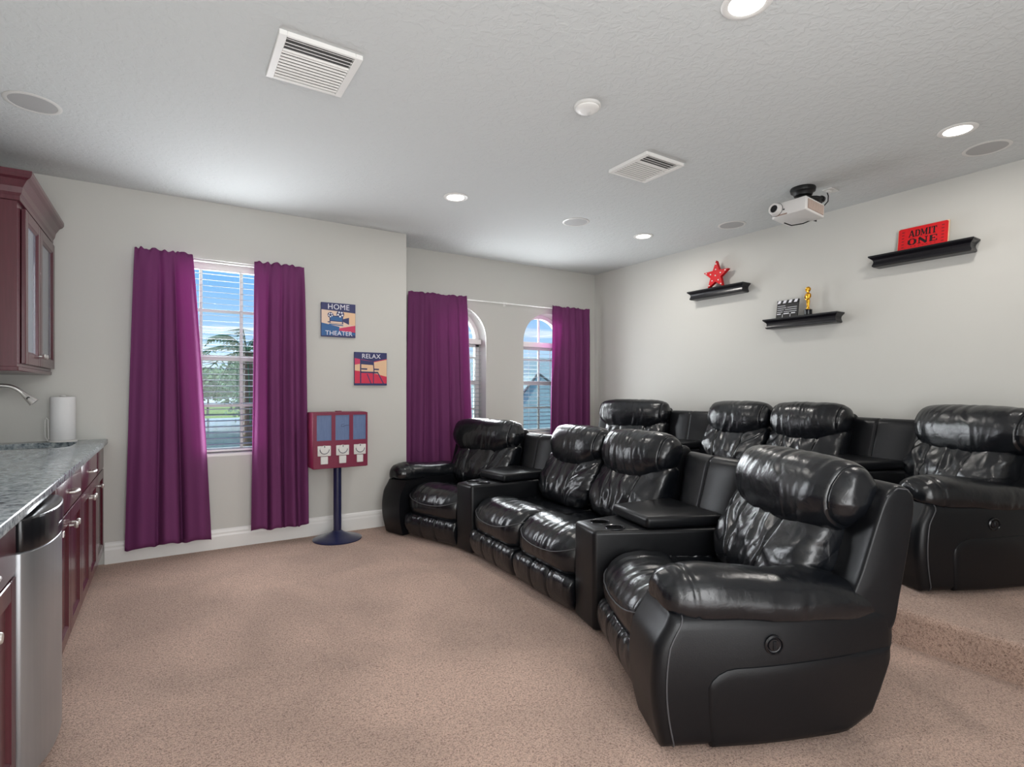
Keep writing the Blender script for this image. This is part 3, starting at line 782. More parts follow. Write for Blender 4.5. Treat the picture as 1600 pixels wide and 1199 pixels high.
def build_counter():
    bm = nb(); prism(bm, [(XL+.002, 1.0), (-.36, 1.0), (-.36, Y1-.003), (XL+.002, Y1-.003)], CT-.036, CT, 'Z', .006, 3)
    o = finish(bm, 'countertop', M['granite'], angle=40)
    def rr(cx, cy, hx, hy, r, n=8):
        out = []
        for q, (sx, sy) in enumerate(((1, 1), (-1, 1), (-1, -1), (1, -1))):
            for k in range(n+1):
                a = PI/2*q+PI/2*k/n; out.append((cx+sx*(hx-r)+r*math.cos(a), cy+sy*(hy-r)+r*math.sin(a)))
        return out
    cut = nb(); prism(cut, rr(-.715, 4.49, .205, .23, .11), CT-.1, CT+.1); co = finish(cut, 'cutter', M['granite'])
    md = o.modifiers.new('b', 'BOOLEAN'); md.object = co; md.operation = 'DIFFERENCE'
    dg = bpy.context.evaluated_depsgraph_get(); dg.update()
    me = bpy.data.meshes.new_from_object(o.evaluated_get(dg)); o.modifiers.clear(); o.data = me; me.set_sharp_from_angle(angle=R_(40))
    bpy.data.objects.remove(co)
    tag(o, 'speckled grey granite countertop running along the left wall', 'countertop')
    t = empty('bar_sink', 'dark undermount bar sink set in the granite countertop', 'sink', (-.715, 4.49, CT))
    bm = nb(); A = rr(0, 0, .203, .228, .109); B = rr(0, 0, .185, .21, .10); rings = []
    for pl, z in ((rr(0, 0, .215, .24, .115), -.040), (A, -.040), (A, -.10), (B, -.17)): rings.append([bm.verts.new((p[0], p[1], z)) for p in pl])
    n = len(A)
    for a, b in zip(rings, rings[1:]):
        for k in range(n): bm.faces.new((a[k], a[(k+1) % n], b[(k+1) % n], b[k]))
    bm.faces.new(rings[-1]); finish(bm, 'basin', M['sinkm'], t)
    bm = nb(); lathe(bm, [(0, 0), (.03, 0), (.038, .003), (.040, .001)], (0, 0, -.169), 20); finish(bm, 'drain', M['chrome'], t)
    t = empty('faucet', 'brushed nickel pull-down gooseneck faucet over the bar sink', 'faucet', (-.955, 4.49, CT))
    bm = nb(); lathe(bm, [(.028, 0), (.028, .008), (.021, .014), (.018, .09), (.016, .10)], (0, 0, 0), 24); finish(bm, 'faucet_base', M['chrome'], t)
    pts = [(0, 0, .09), (0, 0, .25)]
    for k in range(11):
        a = PI-PI*.80*k/10; pts.append((.105+.105*math.cos(a), 0, .275+.105*math.sin(a)))
    bm = nb(); tube(bm, pts, .0125, 14); finish(bm, 'spout', M['chrome'], t)
    e = Vector(pts[-1]); d = (e-Vector(pts[-2])).normalized()
    bm = nb(); tube(bm, [e, e+d*.012, e+d*.05, e+d*.085, e+d*.088], lambda q: .0135+.014*sst(.2, .8, q), 16); sp = finish(bm, 'spray_head', M['chrome'], t)
    bm = nb(); c = e+d*.05; lathe(bm, [(0, .002), (.008, .002), (.010, 0)], (0, 0, 0), 16, 'Y')
    finish(bm, 'spray_button', M['blackm'], sp, (c.x, c.y-.018, c.z), (PI, 0, 0))
    bm = nb(); tube(bm, [(.016, 0, .06), (.04, -.01, .075), (.085, -.02, .10)], .006, 8); finish(bm, 'lever', M['chrome'], t)
M['sinkm'] = mat('dark_sink', rgb(52, 58, 68), .2, .3)
build_counter()

t = empty('paper_towel_holder', 'paper towel holder with a side arm on the countertop by the wall', 'holder', (-.600, 4.765, CT))
bm = nb(); lathe(bm, [(0, 0), (.078, 0), (.080, .006), (.074, .012), (0, .012)], (0, 0, 0), 32); finish(bm, 'holder_base', M['plasticw'], t)
bm = nb(); cyl(bm, (0, 0, .16), .006, .30, 'Z', 12); lathe(bm, [(.006, .306), (.016, .308), (.018, .312), (.012, .318), (0, .319)], (0, 0, 0), 16); finish(bm, 'holder_rod', M['plasticw'], t)
bm = nb(); tube(bm, [(-.076, -.02, .01), (-.090, -.02, .04), (-.090, -.02, .15), (-.084, -.02, .166), (-.074, -.02, .15), (-.072, -.02, .02)], .0035, 8); finish(bm, 'tension_arm', M['plasticw'], t)
bm = nb(); lathe(bm, [(.020, .013), (.066, .013), (.069, .018), (.069, .300), (.066, .306), (.020, .306), (.020, .013)], (0, 0, 0), 40)
tag(finish(bm, 'paper_towel_roll', M['paper'], None, (-.600, 4.765, CT)), 'white paper towel roll standing on the holder at the far end of the counter', 'paper towel')

# small stainless fridge with a bowed door
def fridge():
    y0, y1 = 2.215, 2.695; yc = (y0+y1)/2; w = (y1-y0)/2
    t = empty('compact_fridge', 'stainless compact fridge with a black handle band under the counter', 'fridge', (-.40, yc, 0))
    bm = nb(); box(bm, -.56, -.008, -w+.004, w-.004, .03, .845, .006, 1); finish(bm, 'fridge_body', M['blackm'], t)
    def bow(a, x): return [(x-.05*(1-0), -a)]+[(x+.034*(1-(q/10)**2)-.028*abs(q/10)**8, a*q/10) for q in range(-10, 11)]+[(x-.05, a)]
    bm = nb(); prism(bm, bow(w, .048), .055, .752, 'Z', .003, 1); finish(bm, 'fridge_door', M['steel'], t, angle=25)
    bm = nb(); prism(bm, bow(w+.001, .052), .752, .858, 'Z', .008, 3); hb = finish(bm, 'handle_band', M['blackp'], t, angle=35)
    bm = nb(); pts = [(.078-.034*(q/10)**2, (w-.05)*q/10, .792+.012*(q/10)**2) for q in range(-10, 11)]
    tube(bm, pts, lambda q: .004+.006*math.sin(PI*q), 10); finish(bm, 'grip', M['chromed'], hb)
    bm = nb(); box(bm, .082, .086, .06, .085, .722, .742, .001, 1); finish(bm, 'badge', M['chrome'], t)
    for x in (-.5, -.06):
        for y in (-.19, .19):
            bm = nb(); cyl(bm, (x, y, .016), .015, .032, 'Z', 12); finish(bm, 'foot', M['blackp'], t)
M['chromed'] = mat('dark_chrome', rgb(120, 124, 130), .15, .9)
fridge()

# glass-door wall cabinet with a crown
def wall_cabinet():
    x = -.676; y0, y1 = 3.87, 4.868; yc = (y0+y1)/2; w = (y1-y0)/2; z0, z1 = 1.372, 2.30
    t = empty('wall_cabinet', 'cherry wall cabinet with frosted glass doors above the bar sink', 'cabinet', (x, yc, z0)); H = z1-z0
    bm = nb(); box(bm, XL+.003-x, -.002, -w, w, 0, H); finish(bm, 'carcass', M['cherry'], t, smooth=False)
    bm = nb()
    rs = [(0, -.03), (.012, -.028), (.012, -.005), (.020, .010), (.026, .040), (.046, .075), (.062, .085), (.070, .100), (.070, .120), (0, .120)]
    loops = []
    for o, z in rs: loops.append([bm.verts.new(p) for p in ((XL+.003-x, -w-o, H+z), (o, -w-o, H+z), (o, w, H+z), (XL+.003-x, w, H+z))])
    for a, b in zip(loops, loops[1:]):
        for k in range(4): bm.faces.new((a[k], a[(k+1) % 4], b[(k+1) % 4], b[k]))
    bm.faces.new(loops[0]); bm.faces.new(loops[-1]); finish(bm, 'crown_moulding', M['cherry'], t, smooth=False)
    bm = nb(); box(bm, XL+.01-x, .004, -w-.003, w, -.012, .012, .003, 1); finish(bm, 'light_rail', M['cherry'], t)
    d = panel_door(t, 0, -w+.085, -.002, .03, H-.045, glass=True); knob(d, (.018, -.035, .09))
    d = panel_door(t, 0, .044-.040, w-.006, .03, H-.045, glass=True); knob(d, (.018, .04, .09))
wall_cabinet()

# ------------------------------------------------------------------ candy machine on a stand
def candy_machine():
    t = empty('candy_machine', 'crimson triple candy vending machine on a navy pole stand', 'vending machine', (1.215, 4.655, 0))
    bm = nb(); lathe(bm, [(0, 0), (.198, 0), (.200, .008), (.190, .014), (.12, .030), (.075, .050), (.050, .062), (.036, .075), (0, .075)], (0, 0, 0), 40); finish(bm, 'stand_base', M['navy'], t)
    bm = nb(); cyl(bm, (0, 0, .35), .033, .58, 'Z', 24); finish(bm, 'pole', M['navy'], t)
    x0, W, z1, Hh = -.2245, .449, 1.075, .462; fy = -.11
    bm = nb(); box(bm, x0, x0+W, fy+.006, .10, z1-Hh, z1, .010, 2); finish(bm, 'cabinet_body', M['redm'], t)
    X = lambda px: x0+(px-65)/955*W
    Z = lambda py: z1-(py-150)/910*Hh
    out = [(x0+.006, z1-Hh+.006), (x0+W-.002, z1-Hh+.006), (x0+W-.002, z1-.004), (x0+.006, z1-.004)]
    wins = [(130, 380), (445, 690), (755, 985)]
    bm = nb(); holed(bm, out, [[(X(a), Z(605)), (X(b), Z(605)), (X(b), Z(195)), (X(a), Z(195))] for a, b in wins], fy-.004, fy+.004)
    finish(bm, 'face_plate', M['redm'], t, smooth=False)
    for a, b in wins:
        bm = nb(); box(bm, X(a)-.004, X(b)+.004, fy+.003, fy+.0055, Z(605)-.004, Z(195)+.004); finish(bm, 'hopper_window', M['hopper'], t, smooth=False)
    for a, b in ((140, 365), (455, 680), (765, 980)):
        c = (X(a)+X(b))/2
        bm = nb(); box(bm, X(a), X(b), fy-.012, fy-.003, Z(850), Z(685), .003, 1); p = finish(bm, 'coin_plate', M['plasticw'], t)
        bm = nb(); cyl(bm, (c, fy-.016, Z(745)), .034, .012, 'Y', 28); finish(bm, 'dial', M['plasticw'], p)
        bm = nb(); tube(bm, [(c+.036*math.cos(R_(q)), fy-.0225, Z(742)+.036*math.sin(R_(q))) for q in range(180, 361, 15)], .0025, 6); finish(bm, 'dial_arc', M['navy'], p)
        bm = nb(); box(bm, c-.003, c+.003, fy-.024, fy-.012, Z(712), Z(684)); finish(bm, 'coin_slot', M['blackm'], p, smooth=False)
        bm = nb(); prism(bm, [(X(a)+.024, Z(856)), (X(b)-.024, Z(856)), (X(b)-.024, Z(980)), (X(a)+.024, Z(980))], fy-.016, fy-.003, 'Y', .003, 1); finish(bm, 'chute_door', M['plasticw'], t)
    bm = nb(); cyl(bm, (X(555), -.01, z1+.003), .028, .01, 'Z', 20); finish(bm, 'lock_cap', M['redm'], t)
    # a pen scrawl on the middle window
    bm = nb(); tube(bm, [(X(q), fy+.0025, Z(v)) for q, v in ((600, 345), (560, 350), (545, 380), (575, 388), (610, 375), (640, 365), (685, 362))], .0014, 5); finish(bm, 'pen_scrawl', M['navy'], t)
candy_machine()

# ------------------------------------------------------------------ wall signs
def sign_base(name, label, cx, cz, s):
    t = empty(name, label, 'sign', (cx, Y1-.022, cz))
    bm = nb(); box(bm, -s/2, s/2, 0, .020, -s/2, s/2, .0015, 1); finish(bm, 'board', M['print_navy'], t)
    return t
def flat(t, name, poly, m, layer):
    bm = nb(); prism(bm, poly, -.0004*layer, .0005, 'Y'); return finish(bm, name, M[m], t, smooth=False)
def line(p, q, w):
    d = Vector((q[0]-p[0], q[1]-p[1])).normalized(); n = Vector((-d.y, d.x))*w/2
    return [(p[0]+n.x, p[1]+n.y), (q[0]+n.x, q[1]+n.y), (q[0]-n.x, q[1]-n.y), (p[0]-n.x, p[1]-n.y)]
def disc(c, r, n=20): return [(c[0]+r*math.cos(2*PI*k/n), c[1]+r*math.sin(2*PI*k/n)) for k in range(n)]
RT = (PI/2, 0, 0)
def sign_home():
    t = sign_base('wall_sign', 'square navy and cream wall sign reading HOME THEATER with a film camera', 1.277, 1.876, .298)
    k = .298/414; P = lambda *a: [((x-360)*k, (304-y)*k) for x, y in a]
    flat(t, 'picture_field', P((156, 185), (564, 208), (564, 372), (370, 405), (156, 372)), 'print_cream', 1)
    flat(t, 'peach_patch', P((420, 200), (564, 208), (564, 365), (420, 330)), 'print_peach', 1.3)
    flat(t, 'pink_hill', P((370, 402), (564, 360), (564, 446), (366, 432)), 'print_pink', 2)
    flat(t, 'blue_wave', P((156, 345), (370, 385), (366, 432), (564, 452), (564, 480), (156, 500)), 'print_blue', 1.7)
    flat(t, 'camera_body', P((250, 250), (415, 256), (415, 352), (250, 344)), 'print_navy', 3)
    flat(t, 'camera_side', P((262, 262), (402, 266), (402, 318), (262, 312)), 'print_blue', 3.5)
    flat(t, 'camera_stripe', P((262, 322), (402, 326), (402, 346), (262, 342)), 'print_cream', 3.5)
    flat(t, 'camera_lens', P((415, 288), (487, 266), (487, 354), (415, 322)), 'print_navy', 3)
    flat(t, 'camera_foot', P((245, 352), (415, 362), (415, 374), (245, 364)), 'print_blue', 3)
    flat(t, 'camera_handle', P((228, 326), (252, 326), (252, 338), (228, 338)), 'print_navy', 3)
    for c, r in (((380, 232), 47), ((262, 247), 35)):
        flat(t, 'film_reel', [((x-360)*k, (304-y)*k) for x, y in disc(c, r)], 'print_navy', 3.2)
        for q in range(5):
            a = 2*PI*q/5+.4; flat(t, 'reel_hole', [((x-360)*k, (304-y)*k) for x, y in disc((c[0]+r*.58*math.cos(a), c[1]+r*.58*math.sin(a)), r*.25, 10)], 'print_white', 4)
    text('HOME', 'lettering', M['print_white'], t, .066, (0, -.0012, .113), RT, space=1.05)
    text('THEATER', 'lettering', M['print_white'], t, .056, (.003, -.0012, -.118), RT, space=1.0)
def sign_relax():
    t = sign_base('wall_sign', 'square crimson and peach wall sign reading RELAX with a director chair', 1.567, 1.452, .300)
    k = .300/390; P = lambda *a: [((x-735)*k, (871-y)*k) for x, y in a]
    flat(t, 'peach_field', P((543, 800), (760, 790), (927, 756), (927, 965), (543, 905)), 'print_peach', 1)
    flat(t, 'pink_patch', P((543, 748), (765, 785), (600, 815), (543, 826)), 'print_pink', 1.4)
    flat(t, 'pink_strip', P((765, 785), (927, 748), (927, 758), (770, 792)), 'print_pink', 1.4)
    flat(t, 'crimson_floor', P((543, 893), (740, 915), (927, 962), (927, 1042), (543, 1042)), 'print_red', 1.6)
    flat(t, 'chair_back', P((618, 766), (762, 785), (766, 826), (618, 818)), 'print_navy', 3)
    for p, q, w in (((612, 758), (612, 1040), 10), ((764, 782), (772, 910), 8), ((620, 872), (690, 874), 12), ((772, 875), (832, 876), 12), ((612, 911), (822, 914), 13),
                    ((688, 930), (735, 1042), 8), ((764, 914), (766, 1042), 7), ((818, 914), (886, 1042), 9)):
        flat(t, 'chair_line', [((x-735)*k, (871-y)*k) for x, y in line(p, q, w*1.35)], 'print_navy', 3.4)
    text('RELAX', 'lettering', M['print_white'], t, .058, (.002, -.0012, .113), RT, space=1.02)
sign_home(); sign_relax()

# ------------------------------------------------------------------ floating shelves and what stands on them
def shelf(yc, ztop, label, h=.085):
    t = empty('floating_shelf', label, 'shelf', (XR-.001, yc, ztop-h), 0, None)
    bm = nb(); loops = []
    for z, o, d in ((0, .026, .090), (.006, .018, .100), (.016, .018, .100), (.026, .023, .096), (.040, .026, .093), (.054, .022, .097), (.066, .010, .109), (.073, .002, .117), (h, 0, .119)):
        L = .322-o; loops.append([bm.verts.new(p) for p in ((0, -L, z), (-d, -L, z), (-d, L, z), (0, L, z))])
    for a, b in zip(loops, loops[1:]):
        for k in range(4): bm.faces.new((a[k], a[(k+1) % 4], b[(k+1) % 4], b[k]))
    bm.faces.new(loops[0]); bm.faces.new(loops[-1])
    finish(bm, 'moulded_body', M['shelf'], t, smooth=False)
    bm = nb(); box(bm, -.121, 0, -.323, .323, h-.010, h+.001, .002, 1); finish(bm, 'top_board', M['shelf'], t)
    return ztop+.001
z = shelf(3.416, 2.268, 'black floating shelf holding the red star')
def star(z0):
    t = empty('marquee_star', 'red star-shaped marquee sign with white bulbs standing on a shelf', 'star sign', (XR-.068, 3.425, z0))
    ro, ri = .150, .063; cz = ro*math.cos(R_(36))
    pts = []
    for k in range(10):
        a = PI/2+2*PI*k/10; r = ro if k % 2 == 0 else ri; pts.append((r*math.cos(a), cz+r*math.sin(a)))
    bm = nb(); prism(bm, pts, -.018, .018, 'X', .0015, 1)
    finish(bm, 'star_body', M['red'], t, (0, 0, 0), (0, R_(4), 0), smooth=False)
    bm = nb(); inner = [(p[0]*.985, cz+(p[1]-cz)*.985) for p in pts]
    prism(bm, inner, -.024, -.019, 'X'); 
    bm.free()
    for k in range(5):
        a = PI/2+2*PI*k/5
        for f in (.40, .76):
            p = (ro*f*math.cos(a), cz+ro*f*math.sin(a))
            bm = nb(); lathe(bm, [(.0072, 0), (.0068, -.0035), (.004, -.007), (0, -.0078)], (0, 0, 0), 12, 'X'); finish(bm, 'bulb', M['bulb'], t, (-.0185+p[1]*math.sin(R_(4))*1, p[0], p[1]))
    bm = nb(); lathe(bm, [(.0072, 0), (.0068, -.0035), (.004, -.007), (0, -.0078)], (0, 0, 0), 12, 'X'); finish(bm, 'bulb', M['bulb'], t, (-.0185+cz*math.sin(R_(4)), 0, cz))
star(z)
z = shelf(2.577, 1.890, 'black floating shelf holding the clapperboard and gold trophy')
def clapper(z0):
    t = empty('clapperboard', 'small black and white film clapperboard leaning on the lower shelf', 'clapperboard', (XR-.075, 2.700, z0))
    tl = (0, R_(10), 0); w = .098
    def part(name, m, polys, x, d=.0012):
        bm = nb()
        for p in polys: prism(bm, p, x, x+d, 'X')
        return finish(bm, name, M[m], t, (0, 0, 0), tl, smooth=False)
    bm = nb(); prism(bm, [(-w, 0), (w, 0), (w, .128), (-w, .128)], -.003, .006, 'X', .001, 1); finish(bm, 'slate', M['blackm'], t, (0, 0, 0), tl)
    bm = nb(); prism(bm, [(-w, .130), (w, .130), (w, .160), (-w, .160)], -.006, .008, 'X', .001, 1); ck = finish(bm, 'clap_stick', M['blackm'], t, (0, 0, 0), tl)
    # sitter's view: +y is to the left in the photograph
    for q in range(4):
        a = w-.004-q*.050
        bm = nb(); prism(bm, [(a, .132), (a-.026, .132), (a-.036, .158), (a-.010, .158)], -.0072, -.006, 'X'); finish(bm, 'stripe', M['print_white'], ck, smooth=False)
    for zz_, a, b in ((.108, .09, .02), (.090, .09, .01), (.090, 0, -.085), (.072, .09, .03), (.072, .02, -.085), (.054, .09, .04), (.054, .03, -.085), (.034, .09, .055), (.034, .03, -.02), (.034, -.04, -.075)):
        bm = nb(); hh = .0036 if zz_ > .04 else .008
        prism(bm, [(a, zz_), (b, zz_), (b, zz_+hh), (a, zz_+hh)], -.0042, -.003, 'X'); finish(bm, 'slate_line', M['print_white'], t, (0, 0, 0), tl, smooth=False)
    for y in (.04, -.03):
        bm = nb(); prism(bm, [(y, .006), (y-.003, .006), (y-.003, .034), (y, .034)], -.0042, -.003, 'X'); finish(bm, 'slate_line', M['print_white'], t, (0, 0, 0), tl, smooth=False)
clapper(z)
def trophy(z0):
    t = empty('award_trophy', 'slim gold trophy figure on a black round base, right of the clapperboard', 'trophy', (XR-.065, 2.517, z0))
    bm = nb(); lathe(bm, [(0, 0), (.034, 0), (.034, .004), (.031, .006), (.031, .042), (.033, .046), (.028, .050), (0, .050)], (0, 0, 0), 28); finish(bm, 'trophy_base', M['blackp'], t)
    bm = nb()
    prof = [(.016, .050), (.017, .056), (.011, .064), (.012, .09), (.016, .118), (.013, .135), (.018, .158), (.023, .176), (.019, .186), (.009, .192), (.008, .197)]
    rings = []
    for r, z in prof: rings.append([bm.verts.new((r*.75*math.cos(2*PI*k/20), r*math.sin(2*PI*k/20), z)) for k in range(20)])
    for a, b in zip(rings, rings[1:]):
        for k in range(20): bm.faces.new((a[k], a[(k+1) % 20], b[(k+1) % 20], b[k]))
    bm.faces.new(rings[0]); bm.faces.new(rings[-1])
    for s in (-1, 1): tube(bm, [(0, s*.021, .176), (-.006, s*.025, .155), (-.012, s*.014, .138), (-.014, 0, .134)], .0048, 8)
    finish(bm, 'figure', M['gold'], t)
    bm = nb(); lathe(bm, [(0, -.006), (.014, -.007), (.021, -.005), (.024, 0), (.021, .005), (.014, .007), (0, .006)], (0, 0, .219), 24, 'X'); finish(bm, 'head_disc', M['gold'], t)
trophy(z)
z = shelf(1.707, 2.278, 'black floating shelf holding the red ticket sign')
def ticket(z0):
    t = empty('ticket_sign', 'red ticket-shaped sign reading ADMIT ONE propped on the right shelf', 'sign', (XR-.060, 1.700, z0))
    tl = (0, R_(9), 0); w, h, c = .156, .172, .010
    bm = nb(); prism(bm, [(-w, 0), (w, 0), (w, h), (-w, h)], -.003, .012, 'X', .0008, 1); finish(bm, 'backing', M['cream'], t, (0, 0, 0), tl)
    pl = [(-w+c+.004, .002), (w-c-.004, .002), (w-.004, c), (w-.004, h-c), (w-c-.004, h-.002), (-w+c+.004, h-.002), (-w+.004, h-c), (-w+.004, c)]
    bm = nb(); prism(bm, pl, -.0065, -.0028, 'X'); face = finish(bm, 'ticket_face', M['redt'], t, (0, 0, 0), tl, smooth=False)
    rt = (PI/2, 0, -PI/2)
    GL = {'A': (.92, [((.08, 0), (.46, 1), .15), ((.46, 1), (.84, 0), .24), ((.22, .33), (.7, .33), .12), ((-.02, .05), (.24, .05), .1), ((.62, .05), (1.0, .05), .1)]),
          'D': (.86, [((.2, 0), (.2, 1), .24), ((.05, .95), (.55, .95), .1), ((.05, .05), (.55, .05), .1), ((.5, .96), (.72, .78), .16), ((.74, .82), (.74, .18), .24), ((.72, .22), (.5, .04), .16)]),
          'M': (1.12, [((.16, 0), (.16, 1), .12), ((.16, .98), (.54, .12), .22), ((.54, .12), (.92, .98), .12), ((.94, 0), (.94, 1), .24), ((.0, .05), (.3, .05), .1), ((.76, .05), (1.12, .05), .1), ((0, .95), (.26, .95), .1), ((.86, .95), (1.12, .95), .1)]),
          'I': (.46, [((.23, 0), (.23, 1), .24), ((.02, .95), (.44, .95), .1), ((.02, .05), (.44, .05), .1)]),
          'T': (.82, [((.41, 0), (.41, 1), .24), ((.02, .95), (.80, .95), .11), ((.05, .72), (.05, 1), .1), ((.77, .72), (.77, 1), .1), ((.2, .05), (.62, .05), .1)]),
          'O': (.92, [((.16, .22), (.16, .78), .24), ((.76, .22), (.76, .78), .24), ((.14, .74), (.36, .96), .16), ((.32, .95), (.6, .95), .11), ((.56, .96), (.78, .74), .16), ((.14, .26), (.36, .04), .16), ((.32, .05), (.6, .05), .11), ((.56, .04), (.78, .26), .16)]),
          'N': (.98, [((.16, 0), (.16, 1), .12), ((.12, .98), (.82, .02), .25), ((.82, 0), (.82, 1), .12), ((0, .05), (.32, .05), .1), ((.66, .95), (.98, .95), .1)]),
          'E': (.80, [((.2, 0), (.2, 1), .24), ((.04, .95), (.72, .95), .11), ((.04, .05), (.74, .05), .11), ((.2, .5), (.55, .5), .1), ((.70, .7), (.70, 1), .1), ((.72, 0), (.72, .3), .1), ((.52, .38), (.52, .62), .09)])}
    def slab(word, z0q, hq, total):
        ws = [GL[c][0] for c in word]; gap = .07; full = sum(ws)+gap*(len(ws)-1); kx = total/full; y = total/2
        for c, wc in zip(word, ws):
            bm = nb()
            for p, q, wd in GL[c][1]: prism(bm, line((y-p[0]*kx, z0q+p[1]*hq), (y-q[0]*kx, z0q+q[1]*hq), wd*(kx if abs(p[0]-q[0]) < abs(p[1]-q[1]) else hq)), -.0074, -.006, 'X')
            finish(bm, 'letter', M['print_black'], face, smooth=False); y -= (wc+gap)*kx
    slab('ADMIT', .096, .050, .172); slab('ONE', .037, .046, .186)
    bm = nb(); prism(bm, [(-.085, .090), (.085, .090), (.085, .0915), (-.085, .0915)], -.0072, -.006, 'X'); finish(bm, 'rule_line', M['print_dred'], face, smooth=False)
    for q in range(7):
        y = .072-.024*q; bm = nb(); prism(bm, [(y, .022), (y-.010, .022), (y-.010, .028), (y, .028)], -.0072, -.006, 'X'); finish(bm, 'small_print', M['print_dred'], face, smooth=False)
    for y in (.122, -.122):
        for q in range(6):
            zq = .022+.023*q; bm = nb(); prism(bm, [(y-.008, zq), (y+.008, zq), (y+.008, zq+.009), (y-.008, zq+.009)], -.0072, -.006, 'X'); finish(bm, 'small_print', M['print_dred'], face, smooth=False)
ticket(z)

# ------------------------------------------------------------------ ceiling fixtures
def downlight(x, y, label):
    t = empty('recessed_light', label, 'ceiling light', (x, y, CEIL))
    bm = nb(); lathe(bm, [(.066, .001), (.092, .001), (.094, -.003), (.088, -.007), (.072, -.008), (.066, -.005), (.066, .001)], (0, 0, 0), 36); finish(bm, 'trim_ring', M['trimw'], t)
    bm = nb(); lathe(bm, [(0, -.006), (.05, -.006), (.071, -.005)], (0, 0, 0), 36); finish(bm, 'diffuser', M['lamp'], t)
    l = bpy.data.lights.new('lamp_glow', 'AREA'); l.shape = 'DISK'; l.size = .13; l.energy = LAMP; l.color = (1, .955, .90)
    o = bpy.data.objects.new('lamp_glow', l); COL.objects.link(o); o.parent = t; o.location = (0, 0, -.02)
LAMP = 9
downlight(1.868, 3.736, 'glowing round recessed ceiling light in front of the alcove curtains')
downlight(3.858, 3.710, 'glowing round recessed ceiling light near the room corner, beside the far vent')
downlight(3.799, 1.238, 'glowing round recessed ceiling light right of the projector')
downlight(1.873, 1.266, 'glowing round recessed ceiling light at the top edge of the photo')
def speaker(x, y, label):
    t = empty('ceiling_speaker', label, 'speaker', (x, y, CEIL))
    bm = nb(); lathe(bm, [(.098, .001), (.118, .001), (.119, -.002), (.112, -.005), (.100, -.004), (.098, .001)], (0, 0, 0), 40); finish(bm, 'speaker_rim', M['plasticw'], t)
    bm = nb(); lathe(bm, [(0, -.0035), (.07, -.0035), (.100, -.0025)], (0, 0, 0), 40); finish(bm, 'speaker_grille', M['grille'], t)
speaker(-.585, 3.692, 'round in-ceiling speaker above the wall cabinet at the left edge')
speaker(3.037, 3.719, 'round in-ceiling speaker between two lit ceiling lights near the alcove')
speaker(4.270, 3.035, 'round in-ceiling speaker above the red star shelf')
speaker(4.235, 1.234, 'round in-ceiling speaker beside the light right of the projector')
def vent(x0, x1, y0, y1, label):
    xc, yc = (x0+x1)/2, (y0+y1)/2; hx, hy = (x1-x0)/2, (y1-y0)/2
    t = empty('ceiling_vent', label, 'air vent', (xc, yc, CEIL))
    bm = nb(); f = .032
    for a, b, c, d in ((-hx, -hx+f, -hy, hy), (hx-f, hx, -hy, hy), (-hx+f, hx-f, -hy, -hy+.014), (-hx+f, hx-f, hy-.014, hy)):
        box(bm, a, b, c, d, -.020, .001, .002, 1)
    finish(bm, 'vent_frame', M['white'], t)
    bm = nb(); box(bm, -hx+f, hx-f, -hy+.014, hy-.014, -.002, .0015); finish(bm, 'duct_backing', M['duct'], t, smooth=False)
    n = 13; span = 2*hy-.04; me = None
    for k in range(n):
        y = -hy+.020+span*(k+.5)/n; ang = 38 if k < 3 else -52
        if k == 3: y += .006
        if me is None:
            bm = nb(); box(bm, -hx+f, hx-f, -.0047, .0047, -.0011, .0011); s = finish(bm, 'slat', M['white'], t, (0, y, -.013), (R_(ang), 0, 0), smooth=False); me = s
        else:
            s = me.copy(); COL.objects.link(s); s.parent = t; s.location = (0, y, -.014); s.rotation_euler = (R_(ang), 0, 0)
M['duct'] = mat('duct_grey', rgb(96, 96, 96), .8)
vent(.388, .735, 2.384, 2.748, 'white louvred ceiling vent nearest the camera')
vent(2.505, 2.850, 2.380, 2.725, 'white louvred ceiling vent between the smoke detector and projector')
t = empty('smoke_detector', 'round white smoke detector on the ceiling', 'smoke detector', (1.848, 2.170, CEIL))
bm = nb(); lathe(bm, [(.070, .001), (.070, -.010), (.066, -.014), (0, -.014)], (0, 0, 0), 36); finish(bm, 'mounting_plate', M['plasticw'], t)
bm = nb(); lathe(bm, [(.062, -.010), (.061, -.020), (.052, -.027), (.030, -.029), (0, -.029)], (0, 0, 0), 36); finish(bm, 'cover', M['white'], t)
bm = nb(); lathe(bm, [(.010, -.028), (.010, -.031), (0, -.031)], (0, 0, 0), 14); finish(bm, 'test_button', M['plasticw'], t, (.02, .01, 0))

